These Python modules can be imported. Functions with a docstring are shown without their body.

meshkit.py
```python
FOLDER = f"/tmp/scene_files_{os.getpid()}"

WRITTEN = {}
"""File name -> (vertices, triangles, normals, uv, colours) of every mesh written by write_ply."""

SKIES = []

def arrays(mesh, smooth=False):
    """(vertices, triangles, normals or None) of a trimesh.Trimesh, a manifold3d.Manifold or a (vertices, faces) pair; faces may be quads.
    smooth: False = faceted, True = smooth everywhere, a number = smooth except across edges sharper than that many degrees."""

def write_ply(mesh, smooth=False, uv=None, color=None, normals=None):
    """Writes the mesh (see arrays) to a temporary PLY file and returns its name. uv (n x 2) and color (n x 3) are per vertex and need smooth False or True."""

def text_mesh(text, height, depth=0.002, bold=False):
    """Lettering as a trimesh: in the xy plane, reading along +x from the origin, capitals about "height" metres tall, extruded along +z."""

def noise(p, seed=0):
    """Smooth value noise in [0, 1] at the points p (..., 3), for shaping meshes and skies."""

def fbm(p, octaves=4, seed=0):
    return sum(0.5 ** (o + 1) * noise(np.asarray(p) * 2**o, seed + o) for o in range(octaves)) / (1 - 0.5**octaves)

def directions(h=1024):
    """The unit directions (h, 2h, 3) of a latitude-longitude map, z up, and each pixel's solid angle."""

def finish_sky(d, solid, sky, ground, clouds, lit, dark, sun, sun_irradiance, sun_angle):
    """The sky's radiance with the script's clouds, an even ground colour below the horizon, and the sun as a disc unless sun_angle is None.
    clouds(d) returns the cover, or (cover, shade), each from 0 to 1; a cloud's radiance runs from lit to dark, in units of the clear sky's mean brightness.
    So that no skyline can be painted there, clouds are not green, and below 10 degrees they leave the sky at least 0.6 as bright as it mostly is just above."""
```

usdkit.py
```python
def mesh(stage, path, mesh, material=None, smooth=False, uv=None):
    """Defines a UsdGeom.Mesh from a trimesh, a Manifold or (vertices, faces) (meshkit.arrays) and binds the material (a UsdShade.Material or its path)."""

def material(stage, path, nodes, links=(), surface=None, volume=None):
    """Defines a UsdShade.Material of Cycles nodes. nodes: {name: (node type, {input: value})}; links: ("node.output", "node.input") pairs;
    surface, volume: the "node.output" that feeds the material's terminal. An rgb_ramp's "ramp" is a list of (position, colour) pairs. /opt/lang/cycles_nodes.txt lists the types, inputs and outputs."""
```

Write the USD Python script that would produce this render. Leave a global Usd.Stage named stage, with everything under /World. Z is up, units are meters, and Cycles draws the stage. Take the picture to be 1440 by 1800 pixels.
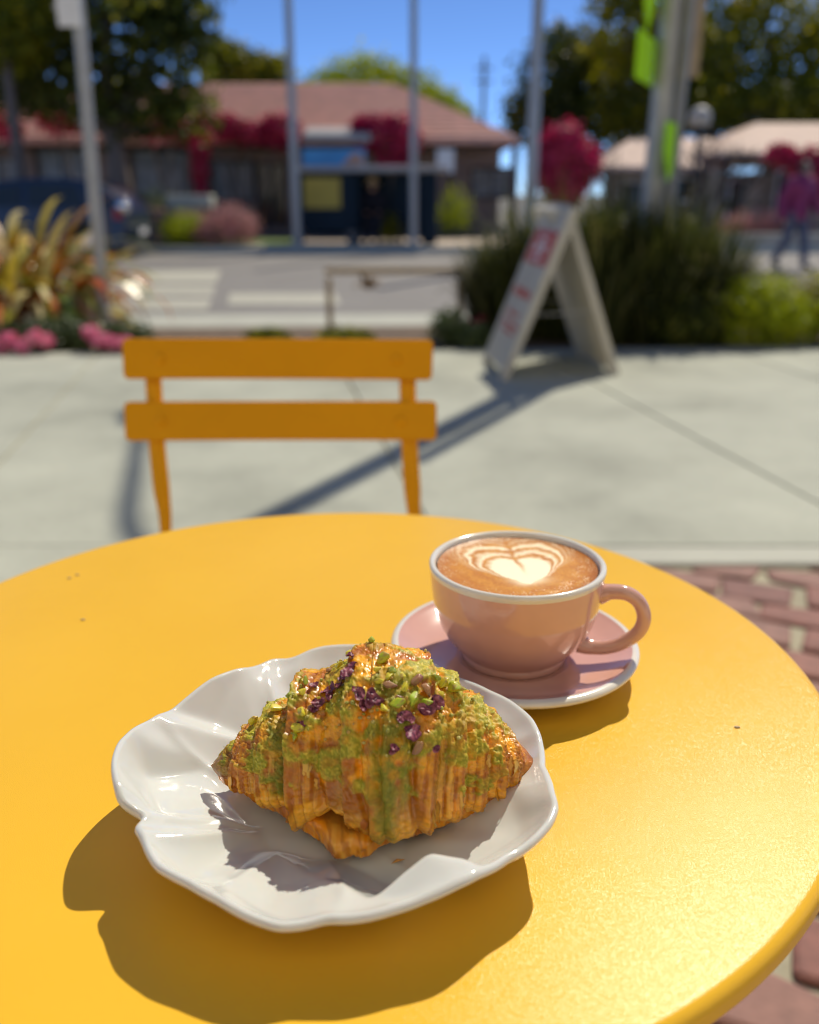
import math, random, numpy as np, trimesh, usdkit, meshkit
import manifold3d as m3
from pxr import Usd, UsdGeom, UsdLux, UsdShade, Gf, Sdf, Vt
from scipy.interpolate import LinearNDInterpolator
from scipy.ndimage import gaussian_filter, gaussian_filter1d
from shapely.geometry import Polygon, box as sbox, Point
from shapely import affinity

stage = Usd.Stage.CreateInMemory()
UsdGeom.SetStageUpAxis(stage, 'Z')
UsdGeom.SetStageMetersPerUnit(stage, 1.0)
UsdGeom.Xform.Define(stage, '/World')
UsdGeom.Scope.Define(stage, '/World/Looks')

# ------------------------------------------------------------------ camera
FPX, PITCH, HC = 1600.0, 0.3357, 0.99           # focal length in pixels of the 1440 px wide photograph, tilt, height
EXPOSURE = 0.0
cam = UsdGeom.Camera.Define(stage, '/World/camera')
cam.CreateHorizontalApertureAttr(25.96)
cam.CreateFocalLengthAttr(25.96 * FPX / 1440)
cam.CreateFStopAttr(4.7)
cam.CreateFocusDistanceAttr(0.440)
cam.CreateClippingRangeAttr(Gf.Vec2f(0.02, 5000))
cam.CreateExposureAttr(EXPOSURE)
cam.AddTranslateOp().Set((0, 0, HC))
cam.AddRotateXOp().Set(90 - math.degrees(PITCH))

# ------------------------------------------------------------------ sky and sun
SUN_AZ, SUN_EL = math.radians(28.2), math.radians(49.2)
dome = UsdLux.DomeLight.Define(stage, '/World/sky')
usdkit.material(stage, '/World/Looks/sky', {
    's': ('sky_texture', {'sky_type': 'single_scattering', 'sun_disc': False, 'sun_elevation': SUN_EL, 'sun_rotation': SUN_AZ, 'altitude': 2600.0, 'air_density': .56, 'aerosol_density': .3, 'ozone_density': 9.0}),
    'b': ('background_shader', {'strength': 0.15})}, [('s.color', 'b.color')], surface='b.background')
UsdShade.MaterialBindingAPI.Apply(dome.GetPrim()).Bind(UsdShade.Material.Get(stage, '/World/Looks/sky'))
dome.GetPrim().SetCustomDataByKey('kind', 'structure')
sun = UsdLux.DistantLight.Define(stage, '/World/sun')
sun.CreateIntensityAttr(1.13)
sun.CreateNormalizeAttr(True) if hasattr(sun, 'CreateNormalizeAttr') else None
sun.CreateAngleAttr(0.53)
sun.CreateColorAttr(Gf.Vec3f(1.0, 0.91, 0.76))
sun.AddRotateZOp().Set(-math.degrees(SUN_AZ))
sun.AddRotateXOp().Set(-(90 - math.degrees(SUN_EL)))

# ------------------------------------------------------------------ helpers
CP, SP = math.cos(PITCH), math.sin(PITCH)
def ray(px, py):
    x, y = (px - 720) / FPX, (900 - py) / FPX
    return np.array([x, CP + y * SP, y * CP - SP])
def G(px, py, z=0.0):                            # where the sight line through a photograph pixel meets the height z
    r = ray(px, py); return r * ((z - HC) / r[2]) + [0, 0, HC]
def AY(px, py, Y):                               # ... meets the upright plane y = Y
    r = ray(px, py); return r * (Y / r[1]) + [0, 0, HC]
def project(v):
    d = np.asarray(v) - [0, 0, HC]
    dep = d[:, 1] * CP - d[:, 2] * SP
    up = d[:, 1] * SP + d[:, 2] * CP
    return np.stack([720 + FPX * d[:, 0] / dep, 900 - FPX * up / dep, dep], 1)

used = {}
def numbered(parent, name):
    k = (parent, name); n = used.get(k, -1) + 1; used[k] = n
    return f'{parent}/{name}' + (f'_{n:03d}' if n else '')
def pth(parent): return '/World' if parent is None else str(parent.GetPath())
def data(p, **kw):
    for k, v in kw.items():
        if v: p.SetCustomDataByKey(k, v)
    return p
def thing(name, label, cat, loc=(0, 0, 0), rotz=0, group=None):
    x = UsdGeom.Xform.Define(stage, numbered('/World', name))
    x.AddTranslateOp().Set(tuple(map(float, loc)))
    if rotz: x.AddRotateZOp().Set(math.degrees(rotz))
    return data(x.GetPrim(), label=label, category=cat, group=group)
def obj(name, mesh, mat, parent=None, smooth=30, col=None, wet=None, label=None, cat=None, group=None, kind=None):
    m = usdkit.mesh(stage, numbered(pth(parent), name), mesh, mat, smooth=smooth)
    if col is not None:
        UsdGeom.PrimvarsAPI(m).CreatePrimvar('col', Sdf.ValueTypeNames.Color3fArray, 'vertex').Set(Vt.Vec3fArray.FromNumpy(np.asarray(col, np.float32)))
    rnd = getattr(mesh, 'metadata', {}).get('rnd') if isinstance(mesh, trimesh.Trimesh) else None
    for nm, val in (('rnd', rnd), ('wet', wet)):
        if val is not None: UsdGeom.PrimvarsAPI(m).CreatePrimvar(nm, Sdf.ValueTypeNames.Color3fArray, 'vertex').Set(Vt.Vec3fArray.FromNumpy(np.repeat(np.asarray(val, np.float32)[:, None], 3, 1)))
    return data(m.GetPrim(), label=label, category=cat, group=group, kind=kind)
def struct(name, mesh, mat, parent=None, smooth=30):
    return obj(name, mesh, mat, parent, smooth, kind=None if parent else 'structure')
def dup(root, loc, rotz=0, label=None, group=None):
    was = dict(root.GetCustomData())
    x = UsdGeom.Xform.Define(stage, numbered('/World', root.GetName().split('_0')[0]))
    p = x.GetPrim(); p.GetReferences().AddInternalReference(root.GetPath())
    x.ClearXformOpOrder(); x.AddTranslateOp(opSuffix='place').Set(tuple(map(float, loc)))
    x.AddRotateZOp(opSuffix='place').Set(math.degrees(rotz))
    p.SetInstanceable(True)
    return data(p, label=label or was['label'], category=was['category'], group=group or was.get('group'))

cat_ = trimesh.util.concatenate
def bx(x0, x1, y0, y1, z0, z1):
    b = trimesh.creation.box([x1 - x0, y1 - y0, z1 - z0]); b.apply_translation([(x0 + x1) / 2, (y0 + y1) / 2, (z0 + z1) / 2]); return b
def rbox(sx, sy, sz, r, seg=8):                  # rounded box centred on the origin
    s = m3.Manifold.sphere(r, seg)
    return m3.Manifold.batch_hull([s.translate([a * (sx / 2 - r), b * (sy / 2 - r), c * (sz / 2 - r)]) for a in (-1, 1) for b in (-1, 1) for c in (-1, 1)])
def tm(man):
    m = man.to_mesh(); return trimesh.Trimesh(m.vert_properties[:, :3], m.tri_verts, process=False)
def tube(pts, r, n=10, caps=True, flat=1.0, up=None):
    pts = np.asarray(pts, float); r = np.broadcast_to(np.asarray(r, float), len(pts))
    t = np.gradient(pts, axis=0); t /= np.linalg.norm(t, axis=1, keepdims=True) + 1e-12
    u0 = np.array(up if up is not None else ([0, 0, 1.0] if abs(t[0][2]) < .9 else [1.0, 0, 0]))
    vs = []
    for p, d, rr in zip(pts, t, r):
        a = np.cross(d, u0); a /= np.linalg.norm(a) + 1e-12; b = np.cross(a, d)
        if up is None: u0 = b
        an = np.arange(n) * 2 * np.pi / n
        vs.append(p + rr * (np.cos(an)[:, None] * a * flat + np.sin(an)[:, None] * b))
    v = np.vstack(vs); f = []
    for i in range(len(pts) - 1):
        for j in range(n):
            k = (j + 1) % n; f += [[i * n + j, (i + 1) * n + j, (i + 1) * n + k], [i * n + j, (i + 1) * n + k, i * n + k]]
    if caps:
        c0, c1 = len(v), len(v) + 1; v = np.vstack([v, pts[0], pts[-1]]); e = (len(pts) - 1) * n
        for j in range(n):
            k = (j + 1) % n; f += [[c0, j, k], [c1, e + k, e + j]]
    m = trimesh.Trimesh(v, f, process=False); 
    if m.volume < 0: m.invert()
    return m
def lathe(prof, n=96, closed=False):             # (r, z) profile turned about z
    prof = np.asarray(prof, float); k = len(prof); an = np.arange(n) * 2 * np.pi / n
    v = np.stack([prof[:, 0][None] * np.cos(an)[:, None], prof[:, 0][None] * np.sin(an)[:, None], np.broadcast_to(prof[:, 1], (n, k))], -1).reshape(-1, 3)
    f = []
    for j in range(n):
        a, b = j * k, ((j + 1) % n) * k
        for i in range(k - 1 + (1 if closed else 0)):
            i2 = (i + 1) % k
            f += [[a + i, b + i, b + i2], [a + i, b + i2, a + i2]]
    return trimesh.Trimesh(v, f, process=False)
def spline(pts, n):                              # Catmull-Rom through 2-D or 3-D points
    p = np.asarray(pts, float); p = np.vstack([2 * p[0] - p[1], p, 2 * p[-1] - p[-2]]); out = []
    for i in range(1, len(p) - 2):
        t = np.linspace(0, 1, n, endpoint=False)[:, None]
        a, b, c, d = p[i - 1], p[i], p[i + 1], p[i + 2]
        out.append(.5 * (2 * b + (c - a) * t + (2 * a - 5 * b + 4 * c - d) * t ** 2 + (3 * b - a - 3 * c + d) * t ** 3))
    return np.vstack(out + [p[-2:-1]])
def slab(poly, z0, z1, ch):                      # convex polygon with a chamfered top edge
    p = np.asarray(poly, float); n = len(p); c = p.mean(0)
    if np.cross(p[1] - p[0], p[2] - p[1]) < 0: p = p[::-1]
    e = np.roll(p, -1, 0) - p; nn = np.stack([-e[:, 1], e[:, 0]], 1); nn /= np.linalg.norm(nn, axis=1, keepdims=True)
    q = p + (nn + np.roll(nn, 1, 0)) * ch
    v = np.vstack([np.c_[p, np.full(n, z0)], np.c_[p, np.full(n, z1 - ch)], np.c_[q, np.full(n, z1)], [[*q.mean(0), z1]]])
    f = []
    for r in (0, n):
        for i in range(n):
            j = (i + 1) % n; f += [[r + i, r + j, r + n + j], [r + i, r + n + j, r + n + i]]
    f += [[3 * n, 2 * n + i, 2 * n + (i + 1) % n] for i in range(n)]
    return trimesh.Trimesh(v, f, process=False)
def place(m, loc=(0, 0, 0), rz=0, rx=0, ry=0):
    m = m.copy()
    for a, ax in ((rx, [1, 0, 0]), (ry, [0, 1, 0]), (rz, [0, 0, 1])):
        if a: m.apply_transform(trimesh.transformations.rotation_matrix(a, ax))
    m.apply_translation(loc); return m

def lin(c):                                      # 0..255 display colour -> linear
    c = np.asarray(c, float) / 255; return tuple(np.where(c <= .04045, c / 12.92, ((c + .055) / 1.055) ** 2.4))
def mat(name, color, rough=.6, var=.15, scale=6, bump=0, bscale=60, island=0, coat=0, metal=0, spec=.5, detail=5):
    """principled with a noise-broken base colour and an optional noise bump; island > 0 varies loose pieces."""
    c = np.asarray(color, float)
    N = {'g': ('geometry', {}), 'n': ('noise_texture', {'scale': float(scale), 'detail': float(detail), 'roughness': .6}),
         'r': ('rgb_ramp', {'ramp': [(.25, tuple(c * (1 - var))), (.75, tuple(np.minimum(c * (1 + var), .95)))]}),
         'p': ('principled_bsdf', {'roughness': float(rough), 'metallic': float(metal), 'coat_weight': float(coat), 'specular_ior_level': float(spec)})}
    L = [('g.position', 'n.vector'), ('n.fac', 'r.fac')]
    out = 'r.color'
    if island:
        N['h'] = ('hsv', {'saturation': 1.0}); N['mr'] = ('map_range', {'from_min': 0.0, 'from_max': 1.0, 'to_min': 1 - island, 'to_max': 1 + island})
        N['mh'] = ('map_range', {'from_min': 0.0, 'from_max': 1.0, 'to_min': .5 - island * .05, 'to_max': .5 + island * .05})
        L += [('g.random_per_island', 'mr.value'), ('g.random_per_island', 'mh.value'), ('mr.result', 'h.value'), ('mh.result', 'h.hue'), (out, 'h.color')]
        out = 'h.color'
    L.append((out, 'p.base_color'))
    if bump:
        N['n2'] = ('noise_texture', {'scale': float(bscale), 'detail': 4.0}); N['b'] = ('bump', {'strength': float(min(1, bump)), 'distance': .3 / bscale})
        L += [('g.position', 'n2.vector'), ('n2.fac', 'b.height'), ('b.normal', 'p.normal')]
    return usdkit.material(stage, '/World/Looks/' + name, N, L, surface='p.BSDF')
def leafmat(name, ramp, rough=.45, trans=.35):   # leaves coloured one by one, partly see-through to the sun
    return usdkit.material(stage, '/World/Looks/' + name, {
        'g': ('attribute', {'attribute': 'rnd'}), 'r': ('rgb_ramp', {'ramp': ramp}), 'p': ('principled_bsdf', {'roughness': rough, 'specular_ior_level': .35}),
        't': ('translucent_bsdf', {}), 'h': ('hsv', {'value': 1.15, 'saturation': 1.1}), 'm': ('mix_closure', {'fac': trans})},
        [('g.fac', 'r.fac'), ('r.color', 'p.base_color'), ('r.color', 'h.color'), ('h.color', 't.color'), ('p.BSDF', 'm.closure1'), ('t.BSDF', 'm.closure2')], surface='m.closure')
def colmat(name, rough=.4, sss=0, coat=0, bump=0, bscale=900, spec=.5, coat_rough=.1):        # colour from the mesh's own primvar
    N = {'a': ('attribute', {'attribute': 'col'}), 'p': ('principled_bsdf', {'roughness': rough, 'subsurface_weight': float(sss), 'subsurface_scale': .004, 'coat_weight': float(coat), 'coat_roughness': float(coat_rough), 'specular_ior_level': spec})}
    L = [('a.color', 'p.base_color')]
    if bump:
        N['g'] = ('geometry', {}); N['n2'] = ('noise_texture', {'scale': float(bscale), 'detail': 3.0}); N['b'] = ('bump', {'strength': bump, 'distance': .25 / bscale})
        L += [('g.position', 'n2.vector'), ('n2.fac', 'b.height'), ('b.normal', 'p.normal')]
    return usdkit.material(stage, '/World/Looks/' + name, N, L, surface='p.BSDF')

def leaves(centers, normals, length, width, rng, bend=.25):
    """one loose folded leaf (4 triangles) at each centre"""
    n = len(centers); u = rng.normal(size=(n, 3)); u -= (u * normals).sum(1, keepdims=True) * normals; u /= np.linalg.norm(u, axis=1, keepdims=True)
    w = np.cross(normals, u); L = (length * rng.uniform(.7, 1.3, (n, 1))); W = (width * rng.uniform(.7, 1.3, (n, 1)))
    c = centers; k = normals * L * bend
    v = np.stack([c - u * L / 2 - k * .5, c + w * W / 2, c + u * L / 2 - k * .5, c - w * W / 2, c + k * .3], 1).reshape(-1, 3)
    b = np.arange(n)[:, None, None] * 5
    f = (b + np.array([[0, 1, 4], [1, 2, 4], [2, 3, 4], [3, 0, 4]])[None]).reshape(-1, 3)
    m = trimesh.Trimesh(v, f, process=False); sz = np.ptp(centers, axis=0).max() + 1e-6
    m.metadata['rnd'] = np.repeat(np.clip(.55 * rng.uniform(0, 1, n) + .9 * (meshkit.fbm(centers / sz * 5 + 17, 3, 5) - .5) + .225, 0, 1), 5)
    return m
def crown(blobs, n, length, width, rng, fill=.35):
    """leaves spread through ellipsoids (centre, radii), denser towards their skins"""
    vol = np.array([np.prod(r) ** (2 / 3) for _, r in blobs]); ks = rng.choice(len(blobs), n, p=vol / vol.sum())
    d = rng.normal(size=(n, 3)); d /= np.linalg.norm(d, axis=1, keepdims=True)
    rad = rng.uniform(fill, 1, (n, 1)) ** .5 * (1 + .12 * rng.normal(size=(n, 1)))
    C = np.array([b[0] for b in blobs], float)[ks]; R = np.array([np.broadcast_to(b[1], 3) for b in blobs], float)[ks]
    nr = d + .55 * rng.normal(size=(n, 3)); nr /= np.linalg.norm(nr, axis=1, keepdims=True)
    return leaves(C + d * rad * R, nr, length, width, rng)
def blades(base, n, rng, length, width, spread, droop, nseg=6, upright=.5, radius=.1):
    """strap leaves or stems that leave a tuft and arch over"""
    V, F = [], []; k0 = 0
    for i in range(n):
        az = rng.uniform(0, 2 * np.pi); out = np.array([math.cos(az), math.sin(az), 0]); L = length * rng.uniform(.55, 1.1)
        el = rng.uniform(upright, 1.5); p = base + out * radius * math.sqrt(rng.uniform(0, 1)) ; tw = rng.uniform(-.6, .6)
        side = np.array([-math.sin(az + tw), math.cos(az + tw), 0]); dr = droop * rng.uniform(.5, 1.4); w0 = width * rng.uniform(.6, 1.3)
        pts = []
        for s in range(nseg + 1):
            t = s / nseg; a = el - dr * t * t
            if s: p = p + L / nseg * (out * math.cos(a) * spread + np.array([0, 0, math.sin(a)]))
            p = p.copy(); p[2] = max(p[2], base[2] + .01)
            w = w0 * (.5 + 1.3 * t) * (1 - t ** 3) + .0008
            pts += [p - side * w / 2, p + side * w / 2]
        V += pts
        for s in range(nseg):
            a = k0 + 2 * s; F += [[a, a + 1, a + 3], [a, a + 3, a + 2]]
        k0 += 2 * (nseg + 1)
    m = trimesh.Trimesh(np.array(V), F, process=False); m.metadata['rnd'] = np.repeat(rng.uniform(0, 1, n), 2 * (nseg + 1))
    return m

# ------------------------------------------------------------------ materials
M = {}
def concrete(name, c):
    c = np.array(c)
    return usdkit.material(stage, '/World/Looks/' + name, {'g': ('geometry', {}), 'n': ('noise_texture', {'scale': 1.1, 'detail': 8.0, 'roughness': .62}), 'r': ('rgb_ramp', {'ramp': [(.32, tuple(c * .70)), (.5, tuple(c)), (.68, tuple(c * 1.18))]}),
        'n3': ('noise_texture', {'scale': 38.0, 'detail': 6.0, 'roughness': .7}), 'r3': ('rgb_ramp', {'ramp': [(.28, (.55, .54, .5)), (.40, (.95, .95, .95)), (.8, (1.06, 1.06, 1.06))]}), 'm': ('mix', {'mix_type': 'multiply', 'fac': 1.0}),
        'n2': ('noise_texture', {'scale': 160.0, 'detail': 4.0}), 'b': ('bump', {'strength': .5, 'distance': .002}), 'p': ('principled_bsdf', {'roughness': .85, 'specular_ior_level': .3})},
        [('g.position', 'n.vector'), ('g.position', 'n2.vector'), ('g.position', 'n3.vector'), ('n.fac', 'r.fac'), ('n3.fac', 'r3.fac'), ('r.color', 'm.color1'), ('r3.color', 'm.color2'), ('m.color', 'p.base_color'), ('n2.fac', 'b.height'), ('b.normal', 'p.normal')], surface='p.BSDF')
M['concrete'] = concrete('concrete', (.405, .42, .345))
M['concrete_pale'] = mat('concrete_pale', (.42, .425, .355), .8, .10, 3, .4, 120, detail=8)
M['mortar'] = mat('mortar', (.36, .33, .23), .9, .2, 12, .6, 90)
for i, c in enumerate([(.23, .095, .072), (.27, .115, .085), (.19, .082, .066), (.255, .13, .10)]):
    M[f'brick{i}'] = mat(f'brick_red_{i}', c, .75, .28, 24, .6, 130, detail=8)
M['asphalt'] = mat('asphalt', (.21, .20, .185), .85, .14, 1.2, .5, 60, detail=9)
M['paint'] = mat('road_paint', (.42, .41, .33), .7, .12, 7)
M['soil'] = mat('soil', (.13, .09, .06), .95, .4, 9, .9, 30)
M['kerb_red'] = mat('kerb_red', (.50, .28, .24), .75, .2, 8)
M['ground'] = mat('far_ground', (.14, .13, .10), .9, .2, .2)
M['farwalk'] = mat('far_pavement', (.50, .41, .31), .85, .1, 2)
M['lawn'] = mat('lawn', (.10, .16, .03), .9, .3, 5)
M['pole'] = mat('galvanised', (.40, .39, .36), .5, .12, 9, metal=.3)
M['pole_dark'] = mat('weathered_pole', (.26, .25, .24), .6, .15, 9)
M['bark'] = mat('bark', (.15, .11, .085), .9, .3, 7, .8, 20)
M['barkdark'] = mat('bark_dark', (.055, .045, .035), .9, .3, 7)
M['roof'] = mat('roof_tile', (.74, .40, .285), .8, .18, 2.4)
M['roof2'] = mat('roof_shake', (.60, .44, .35), .8, .15, 2.4)
M['wallbrown'] = mat('wall_brown', (.30, .20, .15), .85, .15, 1.5)
M['wallbeige'] = mat('wall_beige', (.34, .28, .20), .85, .12, 1.5)
M['wooddark'] = mat('wood_dark', (.07, .045, .035), .7, .3, 5)
M['glassdark'] = mat('window_dark', (.03, .035, .035), .08, .2, 2)
M['display'] = mat('window_display', (.24, .24, .22), .4, .5, 3)
M['white'] = mat('white_paint', (.74, .73, .70), .5, .05, 8)
M['grey'] = mat('grey_metal', (.34, .33, .32), .55, .1, 6)
M['signwhite'] = usdkit.material(stage, '/World/Looks/sign_board', {'g': ('geometry', {}), 'n': ('noise_texture', {'scale': 7.0, 'detail': 5.0}), 'r': ('rgb_ramp', {'ramp': [(.3, (.62, .60, .53)), (.7, (.70, .68, .62))]}), 'p': ('principled_bsdf', {'roughness': .5}), 't': ('translucent_bsdf', {'color': (.66, .60, .46)}), 'm': ('mix_closure', {'fac': .3})},
    [('g.position', 'n.vector'), ('n.fac', 'r.fac'), ('r.color', 'p.base_color'), ('p.BSDF', 'm.closure1'), ('t.BSDF', 'm.closure2')], surface='m.closure')
M['signred'] = mat('sign_red', (.50, .085, .05), .5, .08, 9)
M['lime'] = mat('lime_sign', (.42, .80, .004), .8, .06, 3, spec=.1)
M['black'] = mat('black', (.015, .015, .016), .4, .1, 5)
M['navy'] = mat('navy_paint', (.010, .022, .05), .3, .1, 4, coat=.15)
M['shelter'] = mat('shelter_paint', (.008, .020, .032), .6, .2, 4, spec=.15)
M['poster_y'] = mat('poster_yellow', (.42, .31, .04), .5, .1, 3)
M['poster_b'] = mat('poster_blue', (.05, .28, .55), .5, .25, 1.5)
M['rubber'] = mat('rubber', (.02, .02, .02), .8, .1, 20)
M['chrome'] = mat('alloy', (.85, .85, .85), .09, .05, 5, metal=1.)
M['redlamp'] = mat('red_lens', (.35, .01, .01), .15, .05, 5)
M['tan'] = mat('tan_wood', (.40, .29, .15), .7, .2, 12)
M['dried'] = mat('dried_leaf', (.25, .16, .07), .8, .3, 12)
M['skin'] = mat('skin', (.45, .26, .18), .5, .05, 9)
M['hair'] = mat('hair', (.03, .02, .015), .6, .2, 30)
M['magenta'] = mat('jacket_magenta', (.24, .028, .10), .85, .15, 12)
M['trouser'] = mat('trouser_grey', (.10, .11, .15), .85, .12, 12)
M['darkcloth'] = mat('dark_cloth', (.012, .012, .02), .85, .2, 12)
M['straw'] = mat('straw', (.70, .52, .30), .8, .15, 30)
M['bag'] = mat('bag_canvas', (.16, .15, .14), .8, .2, 15)
M['leafdark'] = leafmat('leaf_dark', [(0, (.022, .036, .006)), (.5, (.07, .092, .013)), (.75, (.20, .215, .026)), (1, (.46, .42, .09))], .4, .5)
M['leafmid'] = leafmat('leaf_mid', [(0, (.05, .065, .006)), (.4, (.15, .17, .010)), (.75, (.32, .30, .014)), (1, (.55, .43, .03))], .4, .55)
M['leaflight'] = leafmat('leaf_light', [(0, (.20, .27, .010)), (.5, (.36, .42, .014)), (1, (.52, .52, .03))], .4, .5)
M['leafcool'] = leafmat('leaf_cool', [(0, (.03, .05, .02)), (.5, (.08, .12, .04)), (1, (.2, .23, .10))])
M['boug'] = leafmat('bougainvillea', [(0, (.28, .012, .05)), (.5, (.55, .035, .11)), (.85, (.70, .09, .19)), (.86, (.06, .09, .02)), (1, (.08, .1, .02))], .6, .3)
M['flax'] = leafmat('flax_leaf', [(0, (.46, .09, .035)), (.2, (.54, .22, .035)), (.3, (.40, .34, .05)), (.48, (.13, .18, .03)), (.62, (.26, .29, .05)), (.75, (.56, .44, .08)), (.88, (.66, .60, .34)), (1, (.46, .22, .17))], .3, .2)
M['reed'] = leafmat('reed_stem', [(0, (.014, .022, .006)), (.5, (.045, .058, .012)), (.85, (.11, .12, .03)), (1, (.30, .27, .10))], .55, .35)
M['pink'] = leafmat('pink_petal', [(0, (.72, .10, .28)), (.5, (.85, .26, .42)), (1, (.9, .5, .55))], .6, .3)
M['rose'] = leafmat('pale_pink_petal', [(0, (.55, .26, .25)), (.6, (.62, .33, .32)), (.8, (.16, .16, .06)), (1, (.10, .14, .04))], .6, .3)

# ------------------------------------------------------------------ the ground
ZR, ZF = -.22, -.07                              # road, far pavement
struct('ground', bx(-900, 900, -300, 1800, -.6, -.40), M['ground'])
def strip(x0, x1, ya, yb, z0, z1, sl=.03):
    """block between two lines across the view with a slight skew"""
    p = [(x0, ya + sl * x0), (x1, ya + sl * x1), (x1, yb + sl * x1), (x0, yb + sl * x0)]
    return trimesh.creation.extrude_polygon(Polygon(p), z1 - z0).apply_translation([0, 0, z0])
YK, YG, YFK = 7.72, 9.9, 20.4                    # near kerb, gutter edge, far kerb
struct('road', strip(-60, 60, YK - .1, YFK + .1, -.39, ZR), M['asphalt'])
struct('gutter', strip(-60, 60, YK, YG, ZR - .05, ZR + .005), M['concrete_pale'])
struct('kerb', strip(-60, 60, YK - .15, YK, -.39, ZF + .005), M['kerb_red'])
struct('far_kerb', strip(-60, 60, YFK, YFK + .16, -.39, ZF + .004), M['concrete_pale'])
struct('far_pavement', strip(-60, 60, YFK + .16, YFK + 4.2, -.39, ZF), M['farwalk'])
struct('far_yard', strip(-60, 60, YFK + 4.2, YFK + 26, -.39, ZF + .002), M['ground'])
struct('planting_bed', strip(-30, 30, 6.15, YK - .15, -.39, -.03, .05), M['soil'])
mk = UsdGeom.Xform.Define(stage, '/World/crosswalk_markings').GetPrim(); mk.SetCustomDataByKey('kind', 'structure')
for q in ([(236, 476), (388, 476), (380, 498), (216, 498)], [(218, 503), (378, 503), (374, 520), (212, 520)], [(212, 526), (372, 526), (364, 545), (200, 545)], [(404, 516), (590, 516), (600, 536), (400, 536)]):
    p = [G(x, y, ZR)[:2] for x, y in q]
    obj('stripe', slab(p[::-1], ZR + .001, ZR + .006, .001), M['paint'], mk, smooth=False)
# the concrete pavement: slabs poured between slanting joints
pav = UsdGeom.Xform.Define(stage, '/World/pavement').GetPrim(); pav.SetCustomDataByKey('kind', 'structure')
obj('joint_bed', trimesh.creation.extrude_polygon(Polygon([(-12, 2.36), (12, 2.36), (12, 6.75), (-12, 5.55)]), .09).apply_translation([0, 0, -.1]), M['mortar'], pav)
xs = [-7.4, -5.95, -4.45, -2.95, -1.505, .04, 1.405, 2.72, 4.15, 5.6, 7.1, 8.6]
jx = lambda x0, y: x0 - .172 * (y - 2.84)
g = .006
for a, b in zip(xs, xs[1:]):
    for ya, yb in ((lambda x: 2.53, lambda x: 6.15 + .05 * x),):
        pa = [(jx(a, ya(a)) + g, ya(a) + g), (jx(b, ya(b)) - g, ya(b) + g), (jx(b, yb(b)) - g, yb(b) - g), (jx(a, yb(a)) + g, yb(a) - g)]
        obj('slab', slab(pa, -.08, 0, .004), M['concrete'], pav, smooth=False)
for a, b in zip((-1.02, .2, 2.6), (.2, 2.6, 5.0)):
    obj('border_slab', slab([(a + .3 + g, 2.385), (b + .3 - g, 2.385), (b + .3 - g, 2.518), (a + .3 + g, 2.518)], -.08, .004, .004), M['concrete_pale'], pav, smooth=False)
for y0_, y1_ in ((-1.2, .55), (.56, 2.533)):
    for x0_, x1_ in ((-4.2, -2.47), (-2.458, -.73)): obj('slab', slab([(x0_, y0_), (x1_, y0_), (x1_, y1_), (x0_, y1_)], -.08, 0, .001), M['concrete'], pav, smooth=False)
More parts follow.
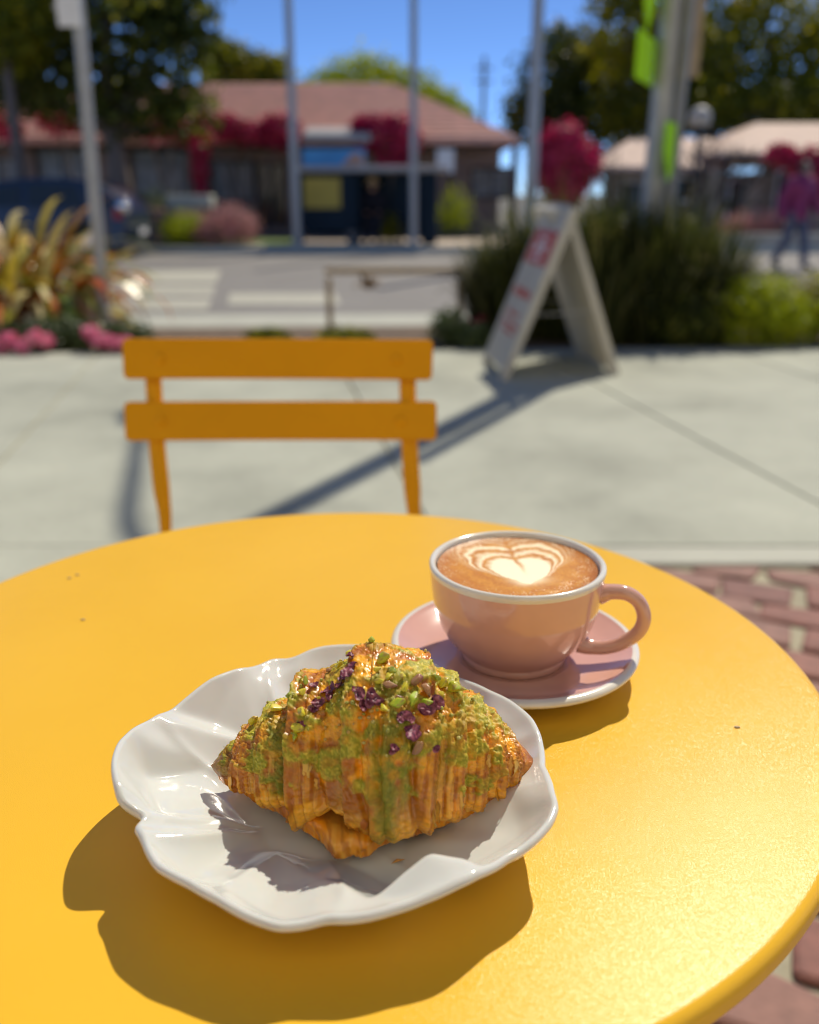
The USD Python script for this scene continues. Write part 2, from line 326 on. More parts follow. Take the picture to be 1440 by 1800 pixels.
# the brick patio: hand-laid bricks with wide joints, turned against the view
pat = UsdGeom.Xform.Define(stage, '/World/patio').GetPrim(); pat.SetCustomDataByKey('kind', 'structure')
obj('mortar_bed', bx(-6, 6, -3, 2.38, -.2, -.012), M['mortar'], pat)
rng = np.random.default_rng(5)
rot = math.radians(-24); Rm = np.array([[math.cos(rot), -math.sin(rot)], [math.sin(rot), math.cos(rot)]])
BL, BW, BJ = .178, .105, .021
rest = []
cell = sbox(-.71, -.6, 3.2, 2.372); nb = 0
for i in range(-30, 30):
    for j in range(-24, 34):
        x0 = i * (BL + BJ) + (j % 2) * (BL + BJ) / 2 + rng.normal() * .006; y0 = j * (BW + BJ)
        c = np.array([(x0, y0), (x0 + BL, y0), (x0 + BL, y0 + BW), (x0, y0 + BW)]) + rng.normal(size=(4, 2)) * .010
        c = c @ Rm.T + [.6, 1.2]
        P = Polygon(c).buffer(-.012).buffer(.012, quad_segs=2).intersection(cell)
        if P.is_empty or P.area < .0025 or P.geom_type != 'Polygon': continue
        m = slab(np.array(P.exterior.coords)[:-1], -.05, rng.normal() * .0015, .004)
        q = project(np.c_[c, np.zeros(4)])
        if q[:, 2].min() > .2 and (q[:, 0] < 1800).all() and (q[:, 0] > 900).all() and (q[:, 1] < 2300).all():
            obj('brick', m, M[f'brick{rng.integers(4)}'], pat, smooth=False); nb += 1
        else: rest.append(m)
obj('outer_bricks', cat_(rest), M['brick1'], pat, smooth=False, kind='stuff')

# ------------------------------------------------------------------ the cafe behind the photographer
M['stucco'] = mat('stucco', (.82, .74, .60), .85, .06, 3)
cf = thing('cafe_building', 'pale stucco cafe with shop windows behind the tables', 'building')
def facade(parent, holes, m, xa, xb, y, z1):
    P = sbox(xa, -.02, xb, z1)
    for h in holes: P = P.difference(sbox(*h))
    w = trimesh.creation.extrude_polygon(P, .3); w.apply_transform(trimesh.transformations.rotation_matrix(np.pi / 2, [1, 0, 0])); w.apply_translation([0, y, 0]); return obj('wall', w, m, parent)
fh = [(-4.2, .7, -2.2, 2.3), (-1.2, 0, -.2, 2.3), (.9, .7, 2.9, 2.3), (4.2, .7, 6.2, 2.3)]
facade(cf, fh, M['stucco'], -12, 12, -1.35, 5.2)
for i, (a, b, c, d) in enumerate(fh):
    o_ = obj('door' if i == 1 else 'window', bx(a + .01, c - .01, -1.56, -1.53, b + .01, d - .01), M['glassdark'], cf)
    obj('frame', cat_([bx(a + .011, a + .07, -1.52, -1.47, b + .011, d - .011), bx(c - .07, c - .011, -1.52, -1.47, b + .011, d - .011), bx(a + .071, c - .071, -1.52, -1.47, d - .08, d - .011), bx(a + .071, c - .071, -1.52, -1.47, b + .011, b + .08)]), M['wooddark'], o_)
obj('cornice', bx(-12, 12, -1.65, -1.22, 5.205, 5.4), M['stucco'], cf)

# ------------------------------------------------------------------ buildings across the road
def hip(xa, xb, ya, yb, ra, rb, ry, ze, zr, t=.12):
    """hip roof: eave rectangle, ridge from ra to rb at depth ry; with thickness"""
    v = np.array([(xa, ya, ze), (xb, ya, ze), (xb, yb, ze), (xa, yb, ze), (ra, ry, zr), (rb, ry, zr)])
    lo = v - [0, 0, t]
    f = [[0, 1, 5], [0, 5, 4], [1, 2, 5], [2, 3, 4], [2, 4, 5], [3, 0, 4]]
    F = f + [[a + 6, c + 6, b + 6] for a, b, c in f]
    for a, b in ((0, 1), (1, 2), (2, 3), (3, 0)): F += [[a, a + 6, b + 6], [a, b + 6, b]]
    return trimesh.Trimesh(np.vstack([v, lo]), F, process=False)
def tile_rows(xa, xb, ya, yb, ra, rb, ry, ze, zr, n=9):
    """courses that stand a little proud of the front slope and the right hip"""
    out = []
    for k in range(n):
        t = (k + .1) / n; y = ya + (ry - ya) * t; z = ze + (zr - ze) * t; x0 = xa + (ra - xa) * t; x1 = xb + (rb - xb) * t
        out.append(tube([(x0, y, z + .02), (x1, y, z + .02)], .030, 5)); 
        out.append(tube([(x1, y, z + .02), (x1, yb + (ry - yb) * t, z + .02)], .030, 5))
    return cat_(out)
mb = thing('shop_building', 'long low shop building with a red tiled hip roof across the road', 'building')
YE, YW = 26.0, 27.6
ec = AY(914, 243, YE); rdg = AY(690, 147, 30.5)
hp = (-24, ec[0], YE, 35, -19, rdg[0], 30.5, ec[2], rdg[2])
obj('roof', hip(*hp), M['roof'], mb, smooth=False)
obj('tile_courses', tile_rows(*hp, 14), M['roof'], mb, kind='stuff')
xw = ec[0] - .35; ZT = ec[2] - .12
def wall_with(parent, xa, xb, y, z0, z1, holes, m, t=.25):
    P = sbox(xa, z0, xb, z1)
    for h in holes: P = P.difference(sbox(*h))
    w = trimesh.creation.extrude_polygon(P, t); w.apply_transform(trimesh.transformations.rotation_matrix(np.pi / 2, [1, 0, 0])); w.apply_translation([0, y + t, 0])
    return obj('wall', w, m, parent)
holes = []
def pxrect(x0, y0, x1, y1, Y):
    a, b = AY(x0, y1, Y), AY(x1, y0, Y); return (a[0], a[2], b[0], b[2])
wins = [pxrect(375, 285, 445, 350, YW), pxrect(455, 290, 500, 395, YW), pxrect(235, 265, 325, 345, YW), pxrect(70, 262, 150, 335, YW), pxrect(-30, 280, 28, 335, YW), pxrect(830, 298, 900, 345, YW), pxrect(540, 300, 700, 400, YW), (-16.0, .7, -13.6, 2.1), (-20.5, .7, -18.2, 2.1)]
wall_with(mb, -23.5, xw, YW, -.1, ZT - .06, wins, M['wallbrown'])
obj('wall', bx(xw - .25, xw, YW + .26, 34, -.1, ZT - .06), M['wallbrown'], mb)
obj('soffit', bx(-23.5, xw - .3, YE + .1, YW - .01, ZT - .08, ZT - .03), M['wooddark'], mb)
for k, (a, b, c, d) in enumerate(wins):
    w = obj('window', bx(a, c, YW + .12, YW + .15, b, d), M['display' if k in (0, 2, 3, 4, 5) else 'glassdark'], mb)
    fr = [bx(a - .05, c + .05, YW - .03, YW + .02, d, d + .07), bx(a - .05, c + .05, YW - .05, YW + .02, b - .07, b), bx(a - .06, a, YW - .03, YW + .02, b, d), bx(c, c + .06, YW - .03, YW + .02, b, d), bx((a + c) / 2 - .02, (a + c) / 2 + .02, YW - .02, YW + .02, b, d)]
    obj('frame', cat_(fr), M['wooddark'], w)
for px in (352, 520, 790, 905):
    p = AY(px, 300, YE + .35)
    obj('porch_post', tm(rbox(.18, .18, ZT + .05, .02).translate([p[0], YE + .35, ZT / 2 - .05])), M['wooddark'], mb)
a = AY(533, 249, 25.2); b = AY(652, 222, 25.2)
obj('awning', cat_([place(tm(rbox(b[0] - a[0], .9, .1, .04)), [(a[0] + b[0]) / 2, 25.6, b[2] - .12], rx=.25), bx(a[0], b[0], 25.1, 25.16, a[2], b[2] - .2)]), M['grey'], mb)
a, b = AY(768, 303, 25.4), AY(783, 262, 25.4)
obj('banner', bx(a[0], a[0] + .45, 25.4, 25.44, a[2], b[2]), M['white'], mb)

rh = thing('bungalow', 'beige bungalow with a pale shake roof behind the bare branches', 'house')
Y2 = 25.0
e0, e1 = AY(1052, 292, Y2), AY(1290, 286, Y2)
obj('roof', hip(e0[0], e1[0], Y2, 31, AY(1110, 240, 28)[0], AY(1250, 240, 28)[0], 28, e0[2], AY(1180, 243, 28)[2]), M['roof2'], rh, smooth=False)
f0, f1 = AY(1262, 268, Y2 - .8), AY(1640, 268, Y2 - .8)
obj('roof', hip(f0[0], f1[0], Y2 - .8, 33, AY(1330, 214, 28.5)[0], AY(1560, 214, 28.5)[0], 28.5, f0[2], AY(1400, 216, 28.5)[2]), M['roof2'], rh, smooth=False)
zt2 = e0[2] - .16
w2 = [pxrect(1278, 318, 1308, 385, Y2 + .9), pxrect(1090, 322, 1130, 380, Y2 + .9), pxrect(1160, 315, 1215, 350, Y2 + .9), pxrect(1360, 300, 1420, 380, Y2 + .9)]
wall_with(rh, e0[0] + .4, f1[0] - .5, Y2 + .9, -.1, zt2, w2, M['wallbeige'])
for k, (a, b, c, d) in enumerate(w2):
    w = obj('window', bx(a, c, Y2 + 1.0, Y2 + 1.03, b, d), M['glassdark'], rh)
    obj('frame', cat_([bx(a - .06, c + .06, Y2 + .86, Y2 + .92, d, d + .08), bx(a - .06, c + .06, Y2 + .84, Y2 + .92, b - .08, b), bx(a - .07, a, Y2 + .86, Y2 + .92, b, d), bx(c, c + .07, Y2 + .86, Y2 + .92, b, d)]), M['white'], w)
for px in (1262, 1326, 1440):
    p = AY(px, 300, Y2 - .3); obj('porch_column', tm(rbox(.3, .3, zt2, .03).translate([p[0], Y2 - .3, zt2 / 2])), M['wallbeige'], rh)
lw = thing('garden_wall', 'low beige garden wall in front of the bungalow', 'wall')
p0, p1 = AY(1255, 452, 20.9), AY(1640, 436, 20.9)
obj('course', bx(p0[0], p1[0], 20.9, 21.1, -.06, .12), M['farwalk'], lw); obj('coping', bx(p0[0] - .03, p1[0] + .03, 20.87, 21.13, .121, .17), M['concrete_pale'], lw)
obj('lawn', bx(-3.6 - 4.5, -2.6, 21.0, 23.5, ZF, ZF + .03), M['lawn'], kind='structure')
obj('lawn', bx(p0[0], p1[0], 21.2, 24, ZF, ZF + .12), M['lawn'], kind='structure')

# ------------------------------------------------------------------ trees
def limb_tree(name, label, base, trunk_r, blobs, n, lsize, leafm, seed, group=None, bark='bark', fill=.35):
    rng = np.random.default_rng(seed)
    t = thing(name, label, 'tree', base, group=group)
    rel = [(np.array(c) - base, r) for c, r in blobs]
    top = np.mean([c for c, _ in rel], 0); fork = np.array([top[0] * .15, top[1] * .15, min(c[2] - r[2] * .6 for c, r in rel)])
    fork[2] = max(fork[2], .8)
    parts = [tube(spline([(0, 0, -.3), (0.03, .02, fork[2] * .5), fork], 5), np.linspace(trunk_r * 1.25, trunk_r * .8, 11), 9)]
    for c, r in rel:
        mid = fork + (c - fork) * .5 + rng.normal(size=3) * .15
        parts.append(tube(spline([fork, mid, c], 4), np.linspace(trunk_r * .55, trunk_r * .12, 9), 6))
    obj('trunk', cat_(parts), M[bark], t)
    obj('crown', crown(rel, n, lsize, lsize * .55, rng, fill), M[leafm], t, smooth=False)
    return t
def B(px, py, Y, rx, ry=None, rz=None):          # crown lump: pixel of its centre, depth, radii in metres
    return (AY(px, py, Y), (rx, ry or rx, rz or rx))
gz = lambda p, z=-.07: np.array([p[0], p[1], z])
limb_tree('street_tree', 'big dark leafy street tree above the parked car', gz(AY(207, 300, 22.5)), .26,
          [B(60, 60, 22.5, 1.7, 1.5, 1.5), B(190, 30, 22, 1.5), B(290, 110, 22.5, 1.25, 1.2, 1.1), B(290, -20, 23, 1.3), B(120, 150, 22.6, 1.5, 1.2, .9), B(20, 150, 23, 1.3, 1.2, .9), B(230, 195, 22.5, 1.35, 1, .7), B(330, 200, 22.2, .75, .8, .7), B(20, -60, 23, 1.9), B(330, 40, 22.8, .8), B(160, -110, 22.6, 2), B(-90, 60, 23, 1.7)], 10500, .26, 'leafdark', 11, fill=.25)
limb_tree('slim_tree', 'slim brown trunked tree at the left edge, before the shops', gz(AY(38, 340, 20.9)), .12,
          [B(20, 60, 21, .8), B(50, 20, 21, .7), B(-20, 0, 21, 1.1)], 2500, .2, 'leafmid', 12)
limb_tree('distant_tree', 'distant yellow green dome shaped tree rising behind the red roof', gz(AY(660, 340, 48)), .4,
          [B(640, 165, 48, 2.3, 2, 1.9), B(590, 180, 47, 2.1, 2, 1.4), B(700, 175, 48, 2.2, 2, 1.6), B(755, 195, 48, 1.9, 2, 1.2), B(800, 205, 48, 1.1, 1, .7), B(545, 180, 47, 1.3, 1.3, .9), B(655, 215, 47, 3, 2, 1.5)], 12000, .3, 'leaflight', 13)
limb_tree('far_shrub_tree', 'small far mid green tree left of the first tall pole', gz(AY(450, 340, 44)), .3,
          [B(455, 125, 44, 1.3, 1.2, .9), B(410, 120, 44, 1.2, 1.2, 1.2), B(490, 132, 44, .8), B(440, 165, 44, 2, 1.5, 1.3), B(385, 110, 44, 1.1)], 5000, .3, 'leafmid', 14)
limb_tree('round_tree', 'dark round headed tree directly right of the rightmost thin pole', gz(AY(1000, 340, 36)), .35,
          [B(985, 130, 36, 1.7, 1.6, 1.5), B(985, 80, 36, 1.0, 1, .8), B(930, 215, 36, 1.0, 1, .9), B(1040, 165, 36, 1.9), B(960, 190, 35, 1.6, 1.4, 1.2), B(1060, 110, 36, 1.3), B(1030, 230, 35, 2.2, 1.6, 1.2)], 6000, .3, 'leafdark', 15)
limb_tree('tall_tree', 'tall mid green tree whose top leaves the frame behind the lamp pole', gz(AY(1140, 340, 33)), .35,
          [B(1110, 60, 33, 1.6, 1.5, 1.7), B(1150, 160, 33, 1.9), B(1180, 0, 33, 1.6), B(1090, -30, 33, 1.2), B(1190, 100, 33, 1.5), B(1120, 200, 33, 1.6, 1.5, 1.1)], 5600, .28, 'leafmid', 16)
limb_tree('yellow_tree', 'olive and yellow topped tree at the right edge above the bungalow', gz(AY(1350, 340, 34)), .35,
          [B(1345, 70, 34, 1.9, 1.6, 2.0), B(1420, 110, 34, 1.7, 1.5, 1.9), B(1260, 90, 34, 1.5), B(1280, 170, 33, 1.8, 1.5, 1.2), B(1400, 180, 33, 2.1, 1.5, 1.1), B(1500, 60, 34, 2.1), B(1330, -30, 34, 1.4)], 7500, .28, 'leafmid', 17)
limb_tree('shade_tree', 'dark low tree between the tall trees, over the bungalow roof', gz(AY(1230, 340, 31)), .3,
          [B(1225, 190, 31, 1.4, 1.2, .9), B(1330, 195, 31.5, 1.6, 1.2, .9), B(1240, 120, 32, 1.2), B(1420, 190, 32, 1.4, 1.2, .8)], 4200, .26, 'leafmid', 18)
def bare_tree(name, label, base, h, seed, n0=7):
    rng = np.random.default_rng(seed); t = thing(name, label, 'tree', base); parts = []
    def grow(p, d, L, r, depth):
        q = p + d * L; mid = (p + q) / 2 + rng.normal(size=3) * L * .06
        parts.append(tube(spline([p, mid, q], 3), np.linspace(r, r * .6, 7), 5, caps=False))
        if depth:
            for _ in range(3):
                e = d + rng.normal(size=3) * .45; e /= np.linalg.norm(e); grow(q, e, L * .72, r * .6, depth - 1)
    for _ in range(n0):
        d = np.array([rng.normal() * .55, rng.normal() * .35, 1.0]); d /= np.linalg.norm(d); grow(np.zeros(3), d, h * .38, .045, 3)
    obj('branches', cat_(parts), M['barkdark'], t); obj('trunk', tube([(0, 0, -.2), (0, 0, .1)], .12, 8), M['barkdark'], t)
bare_tree('bare_shrub', 'leafless dark branching shrub right of the lamp pole', gz(AY(1270, 350, 19.8), ZF) + [0, 1.2, 0], 2.3, 21)
bare_tree('bare_shrub', 'leafless dark branching shrub between the bougainvillea bush and the lamp pole', gz(AY(1085, 350, 20.8)), 2.0, 22, 5)

# ------------------------------------------------------------------ bougainvillea
def boug(label, blobs, n, seed, stem=None):
    rng = np.random.default_rng(seed); base = gz(np.mean([b[0] for b in blobs], 0)) if stem is None else np.asarray(stem, float)
    t = thing('bougainvillea', label, 'bougainvillea', base)
    rel = [(np.array(c) - base, r) for c, r in blobs]
    obj('blossom', crown(rel, n, .13, .1, rng), M['boug'], t, smooth=False)
    obj('stem', cat_([tube(spline([(0, 0, 0), c * .5 + rng.normal(size=3) * .05, c], 4), np.linspace(.05, .02, 9), 6) for c, _ in rel]), M['bark'], t)
YB = 25.7
boug('crimson bougainvillea hanging along the eave left of the first thin pole', [B(400, 226, YB, .7, .3, .38), B(440, 235, YB, .65, .3, .32), B(490, 230, YB, .65, .3, .45), B(375, 220, YB, .4, .3, .3)], 2600, 31)
boug('big crimson bougainvillea on the roof edge above the bus shelter', [B(665, 235, YB, .7, .4, .5), B(700, 245, YB, .6, .4, .65), B(650, 220, YB, .5, .3, .3), B(690, 275, YB, .5, .3, .4)], 3200, 32)
boug('crimson bougainvillea climbing the porch post in a narrow column', [B(352, 262, YB, .26, .25, .4), B(352, 300, YB, .22, .25, .5), B(355, 345, YB, .2, .2, .45)], 1500, 33)
boug('small crimson bougainvillea patch under the big street tree', [B(255, 220, 24.2, .7, .3, .35), B(335, 236, 24.2, .6, .3, .3), B(295, 228, 24.2, .6, .2, .3)], 900, 34)
boug('small crimson bougainvillea patch right of the slim trunk', [B(100, 214, 24.2, .6, .3, .35), B(150, 214, 24.2, .6, .3, .35)], 700, 35)
boug('crimson bougainvillea patch cut off by the left edge', [B(10, 225, 24.2, .5, .3, .35), B(-40, 225, 24.2, .5, .3, .35)], 700, 36)
boug('round crimson bougainvillea bush standing right of the rightmost thin pole', [B(990, 265, 18.6, .48, .45, .5), B(970, 300, 18.6, .4, .4, .4), B(1020, 290, 18.6, .4, .4, .5), B(995, 325, 18.6, .42, .4, .4), B(950, 280, 18.6, .2, .2, .3)], 4200, 37, gz(AY(995, 300, 18.6), ZR))
boug('crimson bougainvillea hanging at the right edge behind the walking person', [B(1415, 300, 23.2, .45, .3, .55), B(1375, 275, 23.2, .4, .3, .3), B(1450, 310, 23.2, .5, .3, .7)], 2200, 38)

# ------------------------------------------------------------------ poles, signs, lamp
def pole(name, label, base, dx, h, r0, r1, mt, group=None, cat='pole'):
    t = thing(name, label, cat, base, group=group)
    obj('shaft', tube([(0, 0, -.1), (dx * .5, 0, h * .5), (dx, 0, h)], [r0, (r0 + r1) / 2, r1], 16), M[mt], t)
    obj('base_collar', lathe([(r0 * 1.9, -.05), (r0 * 1.9, .03), (r0 * 1.2, .08), (r0 * 1.02, .09)], 20), M[mt], t)
    return t
p = gz(AY(183, 560, 6.95), -.03)
lp = pole('sign_pole', 'grey metal pole leaning slightly, rising from the flax plant', p, -.02 + .10, 3.2, .045, .042, 'pole')
a = AY(121, 48, 6.9); b = AY(134, -60, 6.9)
obj('sign_panel', tm(rbox(.16, .012, 1.0, .005).translate([a[0] - p[0] + .02, -.075, a[2] + .5 - p[2]])), M['white'], lp)
obj('bracket', bx(-.09, .02, -.07, -.03, a[2] - p[2] + .1, a[2] - p[2] + .14), M['grey'], lp)
for px, mt, r, lab in ((518, 'pole', .095, 'tall thin grey pole at the left end of the bus shelter'), (727, 'pole', .085, 'tall thin grey pole in front of the bus shelter, right of its roof sign'), (929, 'pole', .095, 'tall grey pole right of the shops, beside the round bougainvillea')):
    q = gz(AY(px, 440, 20.2 if px < 900 else 17.5), ZF if px < 900 else ZR)
    q[1] = YFK + .35 if px < 900 else 17.5
    t = pole('thin_pole', lab, q, 0, 6.4, r, r * .85, mt, group='tall thin poles along the far kerb')
    if px > 900: obj('sleeve', lathe([(r * 1.16, 0), (r * 1.2, .02), (r * 1.12, 4.3), (r * .9, 4.32)], 20).apply_translation([0, 0, .1]), M['pole'], t)
t = pole('far_mast', 'thin hazy mast far behind the roof corner', gz(AY(846, 340, 60)), 0, 8.8, .2, .12, 'pole_dark')
for z in (7.4, 8.1): obj('cross_arm', bx(-.55, .55, -.05, .05, z, z + .12), M['pole_dark'], t)
# street lamp with crossing signs
lb = np.array([AY(1126, 560, 7.1)[0], 7.1, -.03])
sl = thing('lamp_post', 'thick tan and grey lamp post with lime green crossing signs', 'street lamp', lb)
HP = 6.3
obj('shaft', tube([(0, 0, -.1), (.06, .02, HP * .5), (.12, .04, HP)], [.085, .075, .06], 20), M['pole'], sl)
obj('conduit', tube([(.12, -.05, 0), (.165, -.045, HP * .5), (.20, -.03, HP - 1.5)], .038, 10), M['pole_dark'], sl)
arm = spline([(.12, .04, HP - .05), (0, .5, HP + .22), (-.14, 1.2, HP + .3), (-.32, 1.9, HP + .28)], 8)
obj('lamp_arm', tube(arm, np.linspace(.036, .026, len(arm)), 10), M['pole'], sl)
obj('lamp_head', place(tm(rbox(.2, .36, .11, .05, 12)), (-.37, 2.08, HP + .26), rz=math.radians(22)), M['grey'], sl)
def panel(poly, th, w, label=None):              # flat sign in the plane of x' (along w) and z
    P = Polygon(poly).buffer(-.02).buffer(.02, quad_segs=3); m = trimesh.creation.extrude_polygon(P, th)
    v = m.vertices.copy(); w = np.array([math.cos(w), math.sin(w), 0]); nrm = np.array([w[1], -w[0], 0])
    m.vertices = v[:, :1] * w + v[:, 1:2] * [0, 0, 1] + v[:, 2:] * nrm
    if m.volume < 0: m.invert()
    return m
zc = lambda py, Y=7.05: AY(1140, py, Y)[2] - lb[2]
pent = lambda s: [(-s, s * .9), (-s, 0), (0, -s * 1.0), (s, 0), (s, s * .9)][::-1]
ang = math.radians(66)
fig = lambda k: cat_([place(trimesh.creation.cylinder(.03 * k, .004), (0, .2 * k, 0)), trimesh.creation.extrude_polygon(Polygon([(-.05, .15), (.05, .15), (.09, .02), (.05, -.02), (.1, -.2), (.05, -.2), (0, -.05), (-.06, -.2), (-.11, -.2), (-.04, .0), (-.09, .02)]), .004)])
def crossing(x, y, z, w, s=.33):
    o = obj('crossing_sign', panel(pent(s), .008, w).apply_translation([x, y, z]), M['lime'], sl)
    return o
zt0 = zc(60)
crossing(-.15, -.12, zt0 + .33, ang)
obj('arrow_plaque', panel([(-.3, -.15), (.3, -.15), (.3, .15), (-.3, .15)], .008, ang).apply_translation([-.15, -.12, zc(105)]), M['lime'], sl)
arr = panel([(-.2, -.03), (.02, -.03), (.02, -.09), (.2, 0), (.02, .09), (.02, .03), (-.2, .03)], .003, ang).apply_translation([-.15 - .012 * math.sin(ang) * -1 - .02, -.12 - .006, zc(105)])
crossing(.07, -.17, zc(268), math.radians(63), .21)
obj('sign_back', panel([(-.11, 0), (.11, 0), (.11, .72), (-.11, .72)], .02, math.radians(14)).apply_translation([.19, .10, zc(132)]), M['tan'], sl)
# globe lamp behind
q = gz(AY(1222, 400, 17.5), ZR)
q[1] = 20.9; q = np.array([AY(1222, 300, 20.9)[0], 20.9, ZF])
gl = thing('globe_lamp', 'round pale globe lamp on a dark pole above the bungalow', 'street lamp', q)
zg = AY(1222, 208, 20.9)[2] - q[2]
obj('shaft', tube([(0, 0, -.05), (0, 0, zg - .25)], [.07, .05], 12), M['black'], gl); obj('collar', lathe([(.05, zg - .3), (.2, zg - .26), (.24, zg - .2), (.18, zg - .16)], 20), M['black'], gl)
obj('globe', trimesh.creation.icosphere(3, .24).apply_translation([0, 0, zg]), M['signwhite'], gl, smooth=True)

# ------------------------------------------------------------------ bus shelter
YS = 21.2
s0, s1 = AY(527, 430, YS), AY(768, 430, YS); zr_ = AY(640, 301, YS)[2]
bs = thing('bus_shelter', 'dark blue bus shelter with a blue sign on its roof', 'bus shelter', (s0[0], YS, ZF))
W = s1[0] - s0[0]; zr_ -= ZF
obj('roof', tm(rbox(W + .3, 1.3, .12, .03).translate([W / 2 + .1, .5, zr_ + .05])), M['grey'], bs)
for x in (.05, W * .42, W * .74): obj('post', tm(rbox(.08, .08, zr_, .015).translate([x, .05, zr_ / 2])), M['shelter'], bs)
obj('end_post', tm(rbox(.34, .3, zr_ + .0, .04).translate([W - .17, .1, zr_ / 2])), M['shelter'], bs)
for i in range(3): obj('back_panel', bx(W * i / 3 + .05, W * (i + 1) / 3 - .02, 1.0, 1.04, .18, zr_ - .02), M['shelter'], bs)
obj('front_panel', bx(.1, W * .42 - .05, .03, .07, .3, zr_ - .03), M['shelter'], bs)
a, b = AY(535, 366, YS), AY(598, 312, YS)
po = obj('poster', bx(a[0] - s0[0], b[0] - s0[0], .012, .024, a[2] - ZF, b[2] - ZF), M['poster_y'], bs)
obj('poster_frame', cat_([bx(a[0] - s0[0] - .04, b[0] - s0[0] + .04, .01, .028, z - .02, z + .02) for z in (a[2] - ZF - .02, b[2] - ZF + .02)]), M['shelter'], po)
a, b = AY(532, 298, YS), AY(641, 263, YS)
rs = obj('roof_sign', tm(rbox(b[0] - a[0], .14, b[2] - a[2], .02).translate([(a[0] + b[0]) / 2 - s0[0], .1, (a[2] + b[2]) / 2 - ZF + .02])), M['poster_b'], bs)
obj('sign_picture', place(trimesh.creation.extrude_polygon(Point(0, 0).buffer(.18).union(Point(-.16, -.1).buffer(.14)).intersection(sbox(-.4, -.2, .4, .4)), .004), (b[0] - s0[0] - .2, .028, (a[2] + b[2]) / 2 - ZF - .04), rx=np.pi / 2), M['skin'], rs)
obj('bench', tm(rbox(W * .5, .4, .05, .015).translate([W * .6, .75, .45])), M['shelter'], bs)
for x in (W * .4, W * .8): obj('bench_leg', bx(x, x + .05, .6, .9, 0, .425), M['shelter'], bs)

# ------------------------------------------------------------------ people
def person(name, label, loc, rz, J, rad, clothes, hair, hat=None, scale=1.0):
    t = thing(name, label, 'person', loc, rz)
    sp = lambda p, r: m3.Manifold.sphere(r * scale, 14).translate([float(c) * scale for c in p])
    def bones(lst, grow=0.0, refine=.03, it=6):
        parts = [m3.Manifold.batch_hull([sp(J[a], rad[a] + grow), sp(J[b], rad[b] + grow)]) for a, b in lst]
        man = m3.Manifold.batch_boolean(parts, m3.OpType.Add).refine_to_length(refine)
        m = tm(man); m.merge_vertices(); trimesh.smoothing.filter_taubin(m, iterations=it); return m
    body = [('pelvis', 'waist'), ('waist', 'chest'), ('chest', 'neck'), ('neck', 'head'), ('head', 'brow'), ('face', 'head'), ('chest', 'shl'), ('chest', 'shr'), ('pelvis', 'hipl'), ('pelvis', 'hipr')]
    for s in 'lr':
        body += [('sh' + s, 'el' + s), ('el' + s, 'wr' + s), ('wr' + s, 'pa' + s), ('hip' + s, 'kn' + s), ('kn' + s, 'an' + s), ('an' + s, 'toe' + s)]
        d = np.array(J['pa' + s]) - np.array(J['wr' + s]); d /= np.linalg.norm(d); side = np.array([0, 1.0, 0]) if abs(d[1]) < .7 else np.array([1.0, 0, 0])
        for k in range(4):
            n = f'f{s}{k}'; root = np.array(J['pa' + s]) + side * (k - 1.5) * .021
            J[n] = root; J[n + 'm'] = root + d * .038; J[n + 't'] = root + d * .062 + np.array([0, .01, -.004]); rad[n] = .0095; rad[n + 'm'] = .0085; rad[n + 't'] = .0075
            body += [(n, n + 'm'), (n + 'm', n + 't')]
        n = f't{s}'; J[n] = np.array(J['wr' + s]) + d * .03 + side * .03; J[n + 't'] = J[n] + d * .03 + side * .028; rad[n] = .011; rad[n + 't'] = .009; body += [('wr' + s, n), (n, n + 't')]
    J['nose'] = np.array(J['face']) + (np.array(J['face']) - np.array(J['head'])) * 1.0 + np.array([0, 0, .0]); rad['nose'] = .018
    body.append(('face', 'nose'))
    obj('body', bones(body, 0, .02, 4), M['skin'], t, smooth=True)
    for nm, lst, gr, m in clothes: obj(nm, bones(lst, gr), M[m], t, smooth=True)
    H = np.array(J['head']); fdir = np.array(J['face']) - H; fdir[2] = 0; fdir /= np.linalg.norm(fdir)
    hm = m3.Manifold.batch_hull([sp(H - fdir * .022 + [0, 0, .035], rad['head'] + .02), sp(H - fdir * .045 + [0, 0, -.03], rad['head'] * .9)])
    obj('hair', tm(hm), M[hair], t, smooth=True)
    for s in (-1, 1):
        side = np.cross(fdir, [0, 0, 1]) * s
        obj('eye', tm(m3.Manifold.sphere(.011 * scale, 10).translate(list((H + fdir * .092 + side * .032 + [0, 0, .005]) * scale))), M['black'], t)
    if hat: obj('hat', lathe([(.0, .14), (.07, .135), (.1, .09), (.105, .03), (.2, .0), (.2, -.008), (.1, .015), (0, .02)], 28).apply_translation((H + [0, 0, .07]) * scale), M['straw'], t)
    return t
base_rad = dict(pelvis=.13, waist=.115, chest=.135, neck=.055, head=.085, brow=.08, face=.055, shl=.065, shr=.065, hipl=.09, hipr=.09, ell=.042, elr=.042, wrl=.03, wrr=.03, pal=.034, par=.034, knl=.06, knr=.06, anl=.042, anr=.042, toel=.035, toer=.035)
Jw = dict(pelvis=(0, 0, .93), waist=(0, 0, 1.08), chest=(.02, 0, 1.3), neck=(.04, 0, 1.47), head=(.06, 0, 1.6), brow=(.065, 0, 1.63), face=(.1, 0, 1.565), shl=(.02, .19, 1.4), shr=(.02, -.19, 1.4), ell=(.12, .24, 1.13), elr=(-.12, -.24, 1.13), wrl=(.27, .2, .95), wrr=(-.06, -.25, .88), pal=(.32, .18, .88), par=(-.03, -.25, .8), hipl=(0, .09, .9), hipr=(0, -.09, .9), knl=(.14, .09, .5), knr=(-.06, -.09, .49), anl=(.2, .09, .09), anr=(-.27, -.09, .14), toel=(.36, .09, .035), toer=(-.18, -.09, .04))
